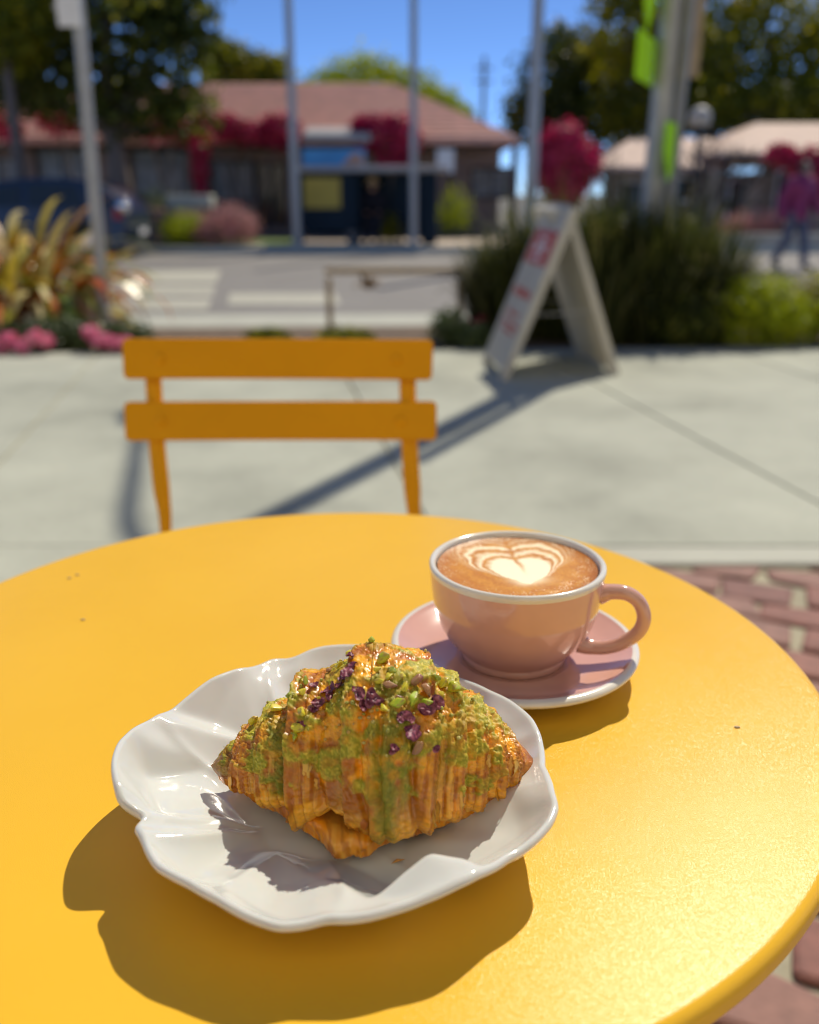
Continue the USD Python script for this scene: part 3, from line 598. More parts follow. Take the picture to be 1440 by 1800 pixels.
jacket = [('pelvis', 'waist'), ('waist', 'chest'), ('chest', 'shl'), ('chest', 'shr'), ('shl', 'ell'), ('shr', 'elr'), ('ell', 'wrl'), ('elr', 'wrr'), ('chest', 'neck')]
trous = [('pelvis', 'hipl'), ('pelvis', 'hipr'), ('hipl', 'knl'), ('hipr', 'knr'), ('knl', 'anl'), ('knr', 'anr')]
foot = [('anl', 'toel'), ('anr', 'toer')]
f = G(1388, 474, ZR)
person('person', 'person in a magenta jacket and grey trousers walking at the right edge', (f[0], f[1], ZR), math.radians(-60), dict(Jw), dict(base_rad), [('jacket', jacket, .05, 'magenta'), ('trousers', trous, .018, 'trouser'), ('shoe', foot[:1], .012, 'black'), ('shoe', foot[1:], .012, 'black')], 'hair')
Js = dict(pelvis=(0, 0, .56), waist=(0, 0, .72), chest=(.03, 0, .93), neck=(.05, 0, 1.1), head=(.08, 0, 1.22), brow=(.085, 0, 1.25), face=(.12, 0, 1.185), shl=(.03, .19, 1.03), shr=(.03, -.19, 1.03), ell=(.1, .23, .78), elr=(.1, -.23, .78), wrl=(.33, .15, .68), wrr=(.33, -.15, .68), pal=(.4, .13, .67), par=(.4, -.13, .67), hipl=(.04, .1, .55), hipr=(.04, -.1, .55), knl=(.45, .11, .52), knr=(.45, -.11, .52), anl=(.47, .11, .09), anr=(.47, -.11, .09), toel=(.63, .12, .035), toer=(.63, -.12, .035))
f = AY(655, 330, YS + .72)
person('person', 'person in dark clothes and a straw hat sitting in the bus shelter', (f[0], YS + .72, ZF), math.radians(-90), dict(Js), dict(base_rad), [('coat', jacket, .03, 'darkcloth'), ('trousers', trous, .018, 'darkcloth'), ('shoe', foot[:1], .012, 'black'), ('shoe', foot[1:], .012, 'black')], 'hair', hat=True)
f = AY(622, 400, YS + .3)
hb = thing('shopping_bag', 'grey canvas bag standing at the feet of the seated person', 'bag', (f[0], YS + .2, ZF))
obj('sack', tm(rbox(.3, .2, .34, .05, 12).translate([0, 0, .17])), M['bag'], hb); obj('handle', tube(spline([(-.1, 0, .33), (-.06, 0, .48), (.06, 0, .48), (.1, 0, .33)], 5), .01, 6), M['bag'], hb)

# ------------------------------------------------------------------ parked car
c0 = AY(250, 435, 19.3)
car = thing('parked_car', 'dark blue parked hatchback left of the grey pole, tail to the right', 'car', (c0[0] - 2.1, 19.3, ZR))
prof = spline([(-2.1, .35), (-2.12, .7), (-1.9, .88), (-1.2, .97), (-.55, 1.38), (.2, 1.5), (1.2, 1.48), (1.75, 1.28), (2.02, 1.0), (2.1, .75), (2.06, .35)], 6)
P = Polygon(np.vstack([prof, [(2.0, .22), (-2.0, .22)]]))
for x in (-1.35, 1.3): P = P.difference(Point(x, .33).buffer(.39))
body = trimesh.creation.extrude_polygon(P, 1.72); body.apply_transform(trimesh.transformations.rotation_matrix(np.pi / 2, [1, 0, 0])); body.apply_translation([0, .86, 0])
body = body.subdivide_to_size(.25) if False else body
v = body.vertices; k = np.clip((v[:, 2] - .9) / .6, 0, 1); v[:, 1] *= 1 - .17 * k; body.vertices = v
obj('body', body, M['navy'], car)
def yside(z): return -.86 * (1 - .17 * np.clip((z - .9) / .6, 0, 1)) - .004
for q in ([(-1.0, .98), (-.5, 1.32), (.12, 1.42), (.12, .98)], [(.2, .98), (.2, 1.425), (1.15, 1.4), (1.3, .98)], [(1.38, .98), (1.26, 1.37), (1.6, 1.26), (1.8, 1.0)]):
    vv = np.array([(x, yside(z), z) for x, z in q]); vv2 = vv + [0, .02, 0]; n = 4
    F = [[0, 1, 2], [0, 2, 3], [4, 6, 5], [4, 7, 6]] + sum([[[i, i + 4, (i + 1) % 4 + 4], [i, (i + 1) % 4 + 4, (i + 1) % 4]] for i in range(4)], [])
    obj('side_window', trimesh.Trimesh(np.vstack([vv, vv2]), F, process=False), M['glassdark'], car, smooth=False)
for x in (-1.35, 1.3):
    for y in (-.72, .72):
        w = obj('wheel', trimesh.creation.torus(.25, .085, 28, 12).apply_transform(trimesh.transformations.rotation_matrix(np.pi / 2, [1, 0, 0])).apply_translation([x, y, .33]), M['rubber'], car)
        obj('rim', cat_([trimesh.creation.cylinder(.19, .1, sections=24).apply_transform(trimesh.transformations.rotation_matrix(np.pi / 2, [1, 0, 0])).apply_translation([x, y, .33])]), M['chrome'], w)
obj('tail_lamp', tm(rbox(.16, .05, .22, .02).translate([1.93, -.845, .86])), M['redlamp'], car)
obj('reflector', tm(m3.Manifold.sphere(.14, 48).scale([1, .7, 1]).translate(list(AY(217, 362, 18.46) - np.array([c0[0] - 2.1, 19.3, ZR])))), M['chrome'], car)
obj('bumper', tm(rbox(.2, 1.66, .3, .06).translate([2.06, 0, .5])), M['shelter'], car)
obj('number_plate', bx(2.16, 2.175, -.25, .25, .45, .57), M['white'], car)
obj('door_handle', tm(rbox(.2, .03, .03, .012).translate([.0, -.87, .87])), M['chrome'], car)

# ------------------------------------------------------------------ planting
rng = np.random.default_rng(77)
fx = G(40, 590, -.03)
t = thing('flax_plant', 'big clump of orange, yellow and green strap leaved flax at left', 'plant', fx + [-.1, .3, 0])
for k in range(5): obj('leaf_fan', blades(np.array([(-.25, 0, .28, .12, -.1)[k], (.1, 0, .05, -.12, -.14)[k], 0.0]), 52, rng, 1.28, .092, .88, 2.0, 8, .42, .2), M['flax'], t, smooth=False)
def shrub(name, label, c, blobs, n, ls, m, seed, cat='shrub', group=None):
    r = np.random.default_rng(seed); t = thing(name, label, cat, c, group=group)
    obj('foliage', crown(blobs, n, ls, ls * .5, r, .1), M[m], t, smooth=False)
    obj('stem', cat_([tube([(0, 0, -.03), np.array(b[0]) * .9], [.012, .006], 5) for b in blobs]), M['bark'], t)
    return t
def flowers(t, pts, r, n, m, seed):
    g_ = np.random.default_rng(seed)
    for p in pts: obj('flower', crown([(np.array(p), (r, r, r * .8))], n, r * .9, r * .7, g_), M[m], t, smooth=False)
def P0(px, py, Y, base): return AY(px, py, Y) - base
c = gz(G(60, 612), -.03)
ge = shrub('geranium', 'pink flowering geranium at the lower left corner of the bed', c, [((0, 0, .1), (.3, .2, .13)), ((.3, .05, .09), (.2, .15, .12)), ((-.3, 0, .08), (.3, .2, .12))], 1800, .05, 'leafcool', 41, 'flower')
flowers(ge, [P0(16, 596, c[1] - .22, c), P0(40, 608, c[1] - .26, c), P0(62, 593, c[1] - .22, c), P0(2, 608, c[1] - .22, c), P0(78, 598, c[1] - .2, c)], .055, 90, 'pink', 42)
c = gz(G(190, 612), -.03)
ge = shrub('geranium', 'pale pink flowering ground cover touching the chair back, left', c, [((0, 0, .06), (.25, .15, .08)), ((.1, .1, .1), (.2, .15, .12))], 900, .05, 'leafcool', 43, 'flower')
flowers(ge, [P0(160, 585, c[1] - .15, c), P0(175, 600, c[1] - .2, c), P0(205, 603, c[1] - .2, c), P0(190, 600, c[1] - .18, c), P0(226, 604, c[1] - .2, c)], .055, 110, 'pink', 44)
for i, (px, py, w, h, m, lab) in enumerate(((110, 605, .2, .22, 'leafcool', 'grey green tuft between the two pink geraniums'), (470, 590, .16, .1, 'leafmid', 'small green tuft behind the chair, left of the rail frame'), (608, 592, .2, .11, 'leafmid', 'small green tuft at the left foot of the rail frame'), (790, 600, .16, .26, 'leafcool', 'straggly grey green plant at the right foot of the rail frame'), (838, 605, .12, .18, 'leafcool', 'small plant just left of the white sandwich board'))):
    c = gz(G(px, py + 6), -.03); shrub('bed_plant', lab, c, [((0, 0, h * .55), (w, w * .7, h * .6)), ((w * .6, 0, h * .35), (w * .6, w * .5, h * .4))], 800, .05, m, 50 + i, 'plant')
c = gz(G(838, 590), -.03)
ge = shrub('red_flower', 'tiny red flowering plant by the left foot of the sandwich board', c, [((0, 0, .08), (.1, .08, .1))], 250, .04, 'leafcool', 58, 'flower'); flowers(ge, [(-.04, -.05, .14), (.03, -.04, .16)], .03, 50, 'boug', 59)
# big reed clump behind the sandwich board
c = np.array([G(1075, 612)[0], 6.86, -.03])
t = thing('reed_shrub', 'large dark green reedy shrub behind the white sandwich board', 'shrub', c)
for k, (dx, dy, L) in enumerate(((-.48, .1, .88), (-.2, 0, 1.0), (.2, .12, 1.0), (.5, .05, .95), (.74, -.05, .82), (.0, -.2, .8), (.4, -.2, .75), (-.66, .12, .72))):
    obj('reed_tuft', blades(np.array([dx, dy, 0.]), 1000, rng, L * 1.26, .012, .42, .95, 4, .85, .24), M['reed'], t, smooth=False)
obj('inner_foliage', crown([((-.35, .05, .42), (.5, .35, .42)), ((.35, .08, .45), (.6, .35, .45)), ((0, -.1, .3), (.8, .25, .32))], 6000, .07, .02, rng, .1), M['leafdark'], t, smooth=False)
obj('seed_heads', crown([((.15, -.35, .45), (.35, .1, .25)), ((.5, -.3, .55), (.3, .1, .2))], 26, .035, .03, rng), M['straw'], t, smooth=False, kind='stuff')
c = gz(G(1350, 610), -.03)
shrub('round_shrub', 'round yellow green shrub at the right end of the bed', c + [0, .15, 0], [((-.12, 0, .24), (.27, .25, .26)), ((.16, 0, .2), (.22, .2, .22)), ((0, .1, .3), (.25, .2, .2))], 5000, .045, 'leaflight', 61)
c = gz(G(1450, 600), -.03)
shrub('low_shrub', 'low olive shrub at the far right edge of the bed', c + [0, .1, 0], [((0, 0, .25), (.25, .3, .28)), ((-.25, .35, .25), (.3, .2, .25))], 3000, .05, 'leafmid', 62)
c = gz(G(1215, 608), -.03)
shrub('dark_shrub', 'low dark shrub between the reeds and the round yellow green shrub', c + [0, .1, 0], [((0, 0, .2), (.3, .25, .25)), ((.2, .1, .25), (.2, .2, .25))], 3000, .05, 'leafdark', 63)
# far side planting
def fs(px, py, w, h, m, lab, n=1500, Y=21.0, cat='shrub', ls=.09, name='far_shrub'):
    c = np.array([AY(px, py, Y)[0], Y, ZF]); shrub(name, lab, c, [((0, 0, h * .5), (w, .5, h * .55)), ((w * .4, .1, h * .4), (w * .7, .4, h * .45)), ((-w * .5, 0, h * .35), (w * .6, .4, h * .4))], n, ls, m, int(px), cat)
fs(322, 400, .5, .75, 'leaflight', 'bright green mounded shrub right of the parked car')
fs(268, 360, .6, 1.2, 'leafcool', 'grey green shrub just behind the tail of the car', Y=22.0)
fs(405, 400, .6, .85, 'rose', 'pale pink flowering bush on the far verge, left of the shelter', 2200)
fs(365, 395, .35, .6, 'rose', 'small pale pink bush left of the larger pink one', 900)
fs(1345, 395, 1.3, .75, 'rose', 'pale pink flowering hedge before the bungalow', 2600, Y=22.4, name='flower_hedge')
fs(800, 370, .5, 1.3, 'leaflight', 'tall olive shrub between the shelter and the thick pole', 900, Y=24.5)
fs(690, 385, .3, .7, 'leafmid', 'green plant seen through the bus shelter', 500, Y=21.7)
pl = thing('planter', 'terracotta planter with pale rim behind the green mounded shrub', 'planter', (AY(300, 380, 22)[0], 22.0, ZF))
obj('trough', tm(rbox(1.6, .5, .75, .04).translate([0, 0, .375])), M['roof'], pl); obj('rim', tm(rbox(1.0, .6, .3, .04).translate([.5, 0, .9])), M['concrete_pale'], pl)
# rail frame in the bed
a, b = AY(581, 592, 7.1), AY(807, 592, 7.1); zt_ = AY(690, 476, 7.1)[2]
rf = thing('rail_frame', 'low tan bar frame on two posts in the bed behind the chair', 'frame', (a[0], 7.1, -.03))
W = b[0] - a[0]; z = zt_ + .03
for x in (0, W): obj('post', tm(rbox(.045, .045, z, .01).translate([x, 0, z / 2 - .05])), M['tan'], rf)
obj('top_bar', tm(rbox(W + .06, .04, .045, .01).translate([W / 2, 0, z])), M['tan'], rf)
tw = obj('dried_bunch', (blades(np.array([AY(648, 476, 7.1)[0] - a[0], -.03, z - .14]), 26, rng, .2, .03, .7, 1.2, 4, .3, .03)), M['dried'], rf, smooth=False)

# ------------------------------------------------------------------ sandwich board
nl, fl, nr, fr_ = G(880, 668), G(848, 632), G(1090, 658), G(1024, 622)
cA = (nl + fl + nr + fr_) / 4
sb = thing('sandwich_board', 'white folding sandwich board with red block and red lettering', 'sign', (cA[0], cA[1], 0))
top_n, top_f = AY(1003, 364, 5.22) - [cA[0], cA[1], 0], AY(962, 362, 5.93) - [cA[0], cA[1], 0]
def board(n0, f0, side):
    n0, f0 = n0 - [cA[0], cA[1], 0], f0 - [cA[0], cA[1], 0]
    o = np.array([side * .012, 0, 0]); tn, tf = top_n + o, top_f + o
    u = (f0 - n0); Wd = np.linalg.norm(u); u /= Wd; w = (tn - n0); w -= u * (w @ u); Hh = np.linalg.norm(w); w /= Hh; nn = np.cross(u, w)
    if nn[0] * side < 0: nn = -nn
    th = .042
    P = sbox(0, .0, Wd, Hh).difference(sbox(.07, -.01, Wd - .07, .045)).difference(sbox(Wd / 2 - .07, Hh - .09, Wd / 2 + .07, Hh - .05).buffer(.012)).buffer(-.008).buffer(.008, quad_segs=3)
    m = trimesh.creation.extrude_polygon(P, th)
    X = lambda v: n0 + v[:, :1] * u + v[:, 1:2] * w + (v[:, 2:] - th) * nn
    m.vertices = X(m.vertices)
    if m.volume < 0: m.invert()
    bo = obj('board', m, M['signwhite'], sb)
    def stick(name, polys, mt, dz=.0):
        q = cat_([trimesh.creation.extrude_polygon(p, .0025) for p in polys]); q.vertices = X(q.vertices + [0, 0, th + dz])
        if q.volume < 0: q.invert()
        return obj(name, q, M[mt], bo, smooth=False)
    return bo, stick, Wd, Hh
boL, stick, Wd, Hh = board(nl, fl, -1)
r_ = random.Random(4)
stick('red_block', [sbox(.05, Hh * .66, Wd - .05, Hh * .86)], 'signred')
stick('white_marks', [sbox(Wd * .38 + .0, Hh * .80, Wd * .62, Hh * .82), sbox(Wd * .30, Hh * .74, Wd * .42, Hh * .775), sbox(Wd * .46, Hh * .74, Wd * .56, Hh * .775), sbox(Wd * .6, Hh * .74, Wd * .70, Hh * .775), sbox(Wd * .36, Hh * .69, Wd * .64, Hh * .71)], 'white', .003)
def letters(ms):
    for q in ms: stick('red_lettering', [q], 'signred')
def marks(z0, h, x0, x1):
    out, x = [], x0
    while x < x1 - .02:
        w = r_.uniform(.025, .05); out.append(sbox(x, z0, x + w, z0 + h * r_.uniform(.75, 1))); x += w + r_.choice((.012, .012, .03))
    return out
letters(marks(Hh * .46, .05, .12, Wd - .08) + marks(Hh * .34, .03, .2, Wd - .14) + marks(Hh * .28, .025, .1, Wd - .1) + marks(Hh * .24, .025, .16, Wd - .2))
board(nr, fr_, 1)
obj('hinge', tube([top_n + [0, .03, .0], top_f + [0, -.03, 0]], .014, 8), M['grey'], sb)
for s in (.15, .5): obj('spreader', tube([(nl + (fl - nl) * (.1 if s < .3 else .9)) * .62 + (cA) * 0 + (top_n if s < .3 else top_f) * .38 - np.array([cA[0], cA[1], 0]) * .62, (nr + (fr_ - nr) * (.1 if s < .3 else .9)) * .62 + (top_n if s < .3 else top_f) * .38 - np.array([cA[0], cA[1], 0]) * .62], .004, 6), M['grey'], sb)

# ------------------------------------------------------------------ cafe table
TZ = .71; TC = np.array([-.0503, .5064]); TR = .298
M['yellow'] = usdkit.material(stage, '/World/Looks/yellow_powder_coat', {
    'g': ('geometry', {}), 'n': ('noise_texture', {'scale': 6.0, 'detail': 6.0}),
    'r': ('rgb_ramp', {'ramp': [(.3, (.745, .43, .028)), (.7, (.79, .462, .034))]}),
    'v': ('noise_texture', {'scale': 2300.0, 'detail': 1.0}), 'b': ('bump', {'strength': .46, 'distance': .00024}),
    'n4': ('noise_texture', {'scale': 14.0, 'detail': 5.0, 'roughness': .65, 'distortion': .6}), 'mr': ('map_range', {'from_min': .3, 'from_max': .7, 'to_min': .17, 'to_max': .22}),
    'p': ('principled_bsdf', {'specular_ior_level': .22})},
    [('g.position', 'n.vector'), ('n.fac', 'r.fac'), ('r.color', 'p.base_color'), ('g.position', 'v.vector'), ('g.position', 'n4.vector'), ('n4.fac', 'mr.value'), ('mr.result', 'p.roughness'), ('v.fac', 'b.height'), ('b.normal', 'p.normal')], surface='p.BSDF')
M['yellow_chair'] = mat('yellow_chair_paint', (.70, .325, .001), .55, .06, 8, .15, 700, spec=.2)
tb = thing('cafe_table', 'round yellow metal cafe table holding the croissant and the coffee', 'table', (TC[0], TC[1], 0))
an = np.linspace(0, np.pi / 2, 9); er = .0055
top = [(0.0001, 0), (TR * .5, 0), (TR - er - .002, 0)] + [(TR - er + er * math.sin(a), -er + er * math.cos(a)) for a in an] + [(TR, -.010)] + [(TR - .003 + .003 * math.cos(a), -.0105 - .003 * math.sin(a)) for a in an[::3]] + [(TR - .008, -.0135), (TR - .010, -.008), (.0001, -.008)]
obj('tabletop', lathe(top, 220).apply_translation([0, 0, TZ]), M['yellow'], tb, smooth=40)
for s in (-1, 1):
    for e in (-1, 1):
        obj('leg', tube([(s * .17, e * .20, TZ - .009), (0.006 * s, e * .2, .36), (-s * .2, e * .2, .012)] if False else [(s * .17, e * (.16 + .02 * s), TZ - .009), (-s * .2, e * (.16 + .02 * s), .01)], .011, 10), M['yellow_chair'], tb)
for s in (-1, 1): obj('foot_bar', tube([(s * .2, -.2, .012), (s * .2, .2, .012)], .011, 10), M['yellow_chair'], tb)
obj('hub', tube([(0, -.16, .36), (0, .16, .36)], .008, 10), M['yellow_chair'], tb)

# ------------------------------------------------------------------ folding chair behind the table
ch = thing('folding_chair', 'yellow slatted folding chair facing the table', 'chair', (-.164, 1.14, 0))
co = np.array([-.164, 1.14, 0])
def chair_slat(name, tl, tr, bl, br, Y0, Y1):
    a, b, c, d = AY(*tl, Y0) - co, AY(*tr, Y0) - co, AY(*bl, Y1) - co, AY(*br, Y1) - co
    W_, H_ = np.linalg.norm(b - a), np.linalg.norm(a - c)
    u = (b - a) / W_; w = (a - c) / H_; nn = np.cross(u, w)
    P = sbox(0, 0, W_, H_).buffer(-.007).buffer(.007, quad_segs=5)
    Ls = []
    for k, (ins, zz) in enumerate(((.0018, -.0), (0, .0018), (0, .0092), (.0018, .011))): Ls.append((P.buffer(-ins) if ins else P, zz))
    core = trimesh.creation.extrude_polygon(P, .0075); core.apply_translation([0, 0, .0018])
    rim = [trimesh.creation.extrude_polygon(P.buffer(-.0016), .0111)]
    m = cat_([core] + rim); 
    n = 24; m = m.subdivide_to_size(.02)
    x = m.vertices; bow = .010 * (1 - ((x[:, 0] / W_) * 2 - 1) ** 2)
    m.vertices = c + x[:, :1] * u + x[:, 1:2] * w + (x[:, 2:3] - .0056 - bow[:, None]) * nn
    s = obj(name, m, M['yellow_chair'], ch, smooth=30)
    for xx in (.045, W_ - .045):
        b0 = .010 * (1 - ((xx / W_) * 2 - 1) ** 2)
        q = c + xx * u + H_ * .5 * w + (.0056 - b0) * nn
        rv = trimesh.creation.icosphere(2, .0075); rv.apply_scale([1, .4, 1]); rv.apply_translation(q)
        obj('rivet', rv, M['yellow_chair'], s, smooth=True)
chair_slat('back_slat', (216, 595), (762, 597), (219, 666), (761, 664), 1.14, 1.135)
chair_slat('back_slat', (219, 706), (768, 705), (222, 775), (767, 768), 1.131, 1.122)
for pts in ([(268, 640, 1.152), (271, 690, 1.143), (276, 780, 1.130), (284, 860, 1.118), (291, 925, 1.108)], [(717, 640, 1.152), (717, 690, 1.143), (720, 780, 1.130), (725, 860, 1.118), (729, 925, 1.108)]):
    P3 = [AY(x, y, Y) - co for x, y, Y in pts]; e = P3[-1]; s = -1 if e[0] < 0 else 1
    P3 += [e + [s * .004, -.02, -.10], np.array([e[0] + s * .006, -.16, .40]), np.array([e[0] + s * .008, -.36, .012])]
    C = spline(P3, 6); wd = np.interp(np.linspace(0, 1, len(C)), [0, .18, .42, .6, 1], [.011, .011, .0115, .0075, .0075])
    obj('back_leg', tube(C, wd * .55, 12, flat=1.75, up=(0, 1, 0)), M['yellow_chair'], ch)
for s in (-1, 1): obj('front_leg', tube(spline([(s * .15, -.34, .452), (s * .155, -.15, .25), (s * .16, .05, .012)], 5), .008, 10, flat=1.3, up=(0, 1, 0)), M['yellow_chair'], ch)
for k in range(5): obj('seat_slat', tm(rbox(.36, .055, .010, .004).translate([0, -.09 - k * .066, .46])), M['yellow_chair'], ch)
for s in (-1, 1): obj('seat_rail', tube([(s * .14, -.05, .449), (s * .14, -.38, .449)], .006, 8), M['yellow_chair'], ch)

# ------------------------------------------------------------------ scalloped plate
M['porcelain'] = usdkit.material(stage, '/World/Looks/porcelain', {
    'g': ('geometry', {}), 'n': ('noise_texture', {'scale': 40.0, 'detail': 3.0}), 'b': ('bump', {'strength': .12, 'distance': .0015}),
    'p': ('principled_bsdf', {'base_color': (.61, .62, .58), 'roughness': .10, 'coat_weight': .4, 'coat_roughness': .04, 'subsurface_weight': .08, 'subsurface_scale': .003})},
    [('g.position', 'n.vector'), ('n.fac', 'b.height'), ('b.normal', 'p.normal')], surface='p.BSDF')
PC = np.array([-.038, .362, TZ])
out_px = [(203, 1330, 40), (213, 1300, 40), (248, 1272, 37), (292, 1264, 30), (335, 1222, 35), (385, 1185, 39), (440, 1172, 36), (488, 1173, 27), (520, 1152, 34), (568, 1136, 36), (625, 1133, 36), (690, 1140, 35), (735, 1158, 30), (800, 1188, 34), (860, 1215, 33), (902, 1236, 35), (933, 1265, 34), (946, 1300, 30), (951, 1345, 31), (968, 1390, 33), (975, 1413, 33), (965, 1440, 32), (935, 1475, 30), (890, 1505, 29), (820, 1541, 32), (740, 1577, 29), (650, 1603, 28), (570, 1616, 25), (492, 1622, 27), (440, 1606, 28), (385, 1574, 30), (325, 1543, 31), (280, 1516, 31), (257, 1480, 28), (264, 1448, 25), (240, 1430, 35), (214, 1392, 39)]
rim = np.array([G(x, y, TZ + h / 1000) - PC for x, y, h in out_px])
aa = np.arctan2(rim[:, 1], rim[:, 0]); o = np.argsort(aa); aa, rr, hh = aa[o], np.hypot(rim[:, 0], rim[:, 1])[o], rim[:, 2][o]
NA, NRr = 360, 90
A = -np.pi + np.arange(NA) * 2 * np.pi / NA
per = lambda v: np.interp(A, np.r_[aa - 2 * np.pi, aa, aa + 2 * np.pi], np.r_[v, v, v])
RA = gaussian_filter1d(per(rr), 1.0, mode='wrap'); HA = gaussian_filter1d(per(hh), 1.3, mode='wrap')
rg = np.random.default_rng(8)
cps = [(0, 0, .0055)]
for k in range(9):
    a = k * 2 * np.pi / 9 + rg.normal() * .1; cps.append((.42 * math.cos(a), .42 * math.sin(a), .0055))
for k in range(11):                              # mid ring: facets meet here
    a = k * 2 * np.pi / 11 + rg.normal() * .12; q = .70 + rg.normal() * .045; cps.append((q * math.cos(a), q * math.sin(a), .0125 + rg.normal() * .0045))
for k in range(14):
    a = k * 2 * np.pi / 14 + rg.normal() * .1; q = .86 + rg.normal() * .02; cps.append((q * math.cos(a), q * math.sin(a), .0225 + rg.normal() * .0055))
for k in range(0, NA, 9): cps.append((math.cos(A[k]), math.sin(A[k]), HA[k]))
for k in range(0, NA, 9): cps.append((1.08 * math.cos(A[k]), 1.08 * math.sin(A[k]), HA[k] + .001))
cps = np.array(cps); LI = LinearNDInterpolator(cps[:, :2], cps[:, 2])
U = np.linspace(0.004, 1, NRr)[:, None]
Zp = LI(U * np.cos(A)[None], U * np.sin(A)[None])
Zs = gaussian_filter(Zp, (1.3, 1.5), mode=('nearest', 'wrap')); Zs += .0012 * np.clip((U - .93) / .07, 0, 1) ** 2
ridge_px = [(292, 1264), (488, 1173), (735, 1158), (946, 1300), (968, 1390), (820, 1541), (570, 1616), (330, 1545), (264, 1448)]
ra_ = [math.atan2(*(G(x, y, TZ + .031) - PC)[[1, 0]]) for x, y in ridge_px]
wr_ = np.angle(np.exp(1j * (A[None] + (.10 * np.sin(U * 5 + 1))))) 
cusp = sum(np.exp(-np.abs(np.angle(np.exp(1j * (wr_ - a_)))) / .10) * h_ for a_, h_ in zip(ra_, (1, 1.1, .8, .9, .6, .7, .5, .7, 1.1)))
wu_ = np.clip((U - .36) / .3, 0, 1) ** 1.3 * (1 - .75 * np.clip((U - .82) / .18, 0, 1))
Zs = Zs + gaussian_filter((.0058 * cusp - .0022) * wu_, (.7, .7), mode=('nearest', 'wrap'))
def ringmesh(rows):                              # list of (NA,3) rings -> tube-like sheet
    v = np.vstack(rows); f = []
    j = np.arange(NA); k = (j + 1) % NA
    for i in range(len(rows) - 1):
        a, b = i * NA, (i + 1) * NA
        f += [np.stack([a + j, b + j, b + k], 1), np.stack([a + j, b + k, a + k], 1)]
    return v, np.vstack(f)
C_, S_ = np.cos(A), np.sin(A); TH = .0044
rows = [np.stack([U[i] * RA * C_, U[i] * RA * S_, Zs[i]], 1) for i in range(NRr)]
e = rows[-1]
for t in (.25, .5, .75, 1.0):
    a = np.pi * t; off = TH / 2 * math.sin(a); rows.append(np.stack([e[:, 0] + off * C_, e[:, 1] + off * S_, e[:, 2] - TH / 2 * (1 - math.cos(a))], 1))
for i in range(NRr - 2, -1, -2): rows.append(np.stack([U[i] * RA * C_, U[i] * RA * S_, Zs[i] - TH], 1))
v, f = ringmesh(rows); v[:, 2] = np.maximum(v[:, 2], .0006)
plate = trimesh.Trimesh(v, f, process=False)
pt_ = thing('plate', 'white glazed porcelain plate with a wavy facetted rim under the croissant', 'plate', PC)
obj('dish', plate, M['porcelain'], pt_, smooth=True)
def plate_z(x, y):                               # height of the dish under a local point
    a = math.atan2(y, x); i = int((a + np.pi) / (2 * np.pi) * NA) % NA; u = min(1, math.hypot(x, y) / RA[i]); return float(Zs[int(round((u - .004) / .996 * (NRr - 1))), i])

# ------------------------------------------------------------------ saucer, cup and coffee
CC = np.array([.0650, .509, TZ])
PINK = (.63, .365, .29); CREAM = (.70, .68, .60)
def glaze(name, c, var=.05, scale=30, speck=0):
    N = {'g': ('geometry', {}), 'n': ('noise_texture', {'scale': float(scale), 'detail': 5.0}), 'r': ('rgb_ramp', {'ramp': [(.3, tuple(np.array(c) * (1 - var))), (.7, tuple(np.array(c) * (1 + var)))]}),
         'p': ('principled_bsdf', {'roughness': .14, 'coat_weight': .5, 'coat_roughness': .05})}
    return usdkit.material(stage, '/World/Looks/' + name, N, [('g.position', 'n.vector'), ('n.fac', 'r.fac'), ('r.color', 'p.base_color')], surface='p.BSDF')
M['pink_glaze'] = glaze('pink_glaze', PINK); M['cream_glaze'] = glaze('cream_glaze', CREAM)
sc = thing('saucer', 'dusty pink saucer with a pale rim under the coffee cup', 'saucer', CC)
SR = .0765
well = spline([(.0001, .0075), (.027, .0075), (.0335, .0078), (.036, .0085), (.046, .0098), (.058, .0128), (.068, .0168), (SR - .0045, .0188)], 6)
obj('well', lathe(well, 160), M['pink_glaze'], sc, smooth=True)
under = [(SR - .0045, .0188)] + [(SR - .0035 + .0035 * math.sin(t), .0164 + .0026 * math.cos(t)) for t in np.linspace(0.0, 2.6, 10)] + [(.066, .0118), (.052, .0066), (.040, .0032), (.0375, .0), (.034, .0), (.033, .003), (.0001, .003)]
obj('rim', lathe(under, 160), M['cream_glaze'], sc, smooth=40)
cupb = .0078
cu = thing('coffee_cup', 'glossy dusty pink coffee cup with a white rim on the saucer', 'cup', CC + [0, 0, cupb])
RR, HH = .0532, .0635
body = spline([(.0001, .003), (.026, .003), (.0285, .0), (.0318, .0004), (.0325, .0032), (.0322, .0052), (.0350, .0075), (.0424, .0165), (.0476, .027), (.0504, .038), (.0520, .050), (RR - .0004, HH - .0045)], 7)
obj('body', lathe(body, 160), M['pink_glaze'], cu, smooth=True)
rimp = spline([(RR - .0004, HH - .0045), (RR, HH - .0022), (RR - .0006, HH - .0005), (RR - .0022, HH), (RR - .0038, HH - .0012), (RR - .0046, HH - .005), (RR - .0062, .045), (.045, .028), (.036, .013), (.024, .0065), (.0001, .006)], 6)
obj('rim', lathe(rimp, 160), M['cream_glaze'], cu, smooth=True)
ha = math.radians(-17); hd = np.array([math.cos(ha), math.sin(ha), 0])
hp_ = spline([hd * r + [0, 0, z] for r, z in ((.0500, .048), (.0570, .0505), (.0660, .0505), (.0735, .0455), (.0768, .036), (.0742, .0265), (.0660, .0185), (.0560, .0138), (.0465, .0128), (.0400, .0142))], 8)
wv = np.interp(np.linspace(0, 1, len(hp_)), [0, .1, .3, .6, .85, 1], [.0062, .0047, .0042, .0042, .0046, .0062])
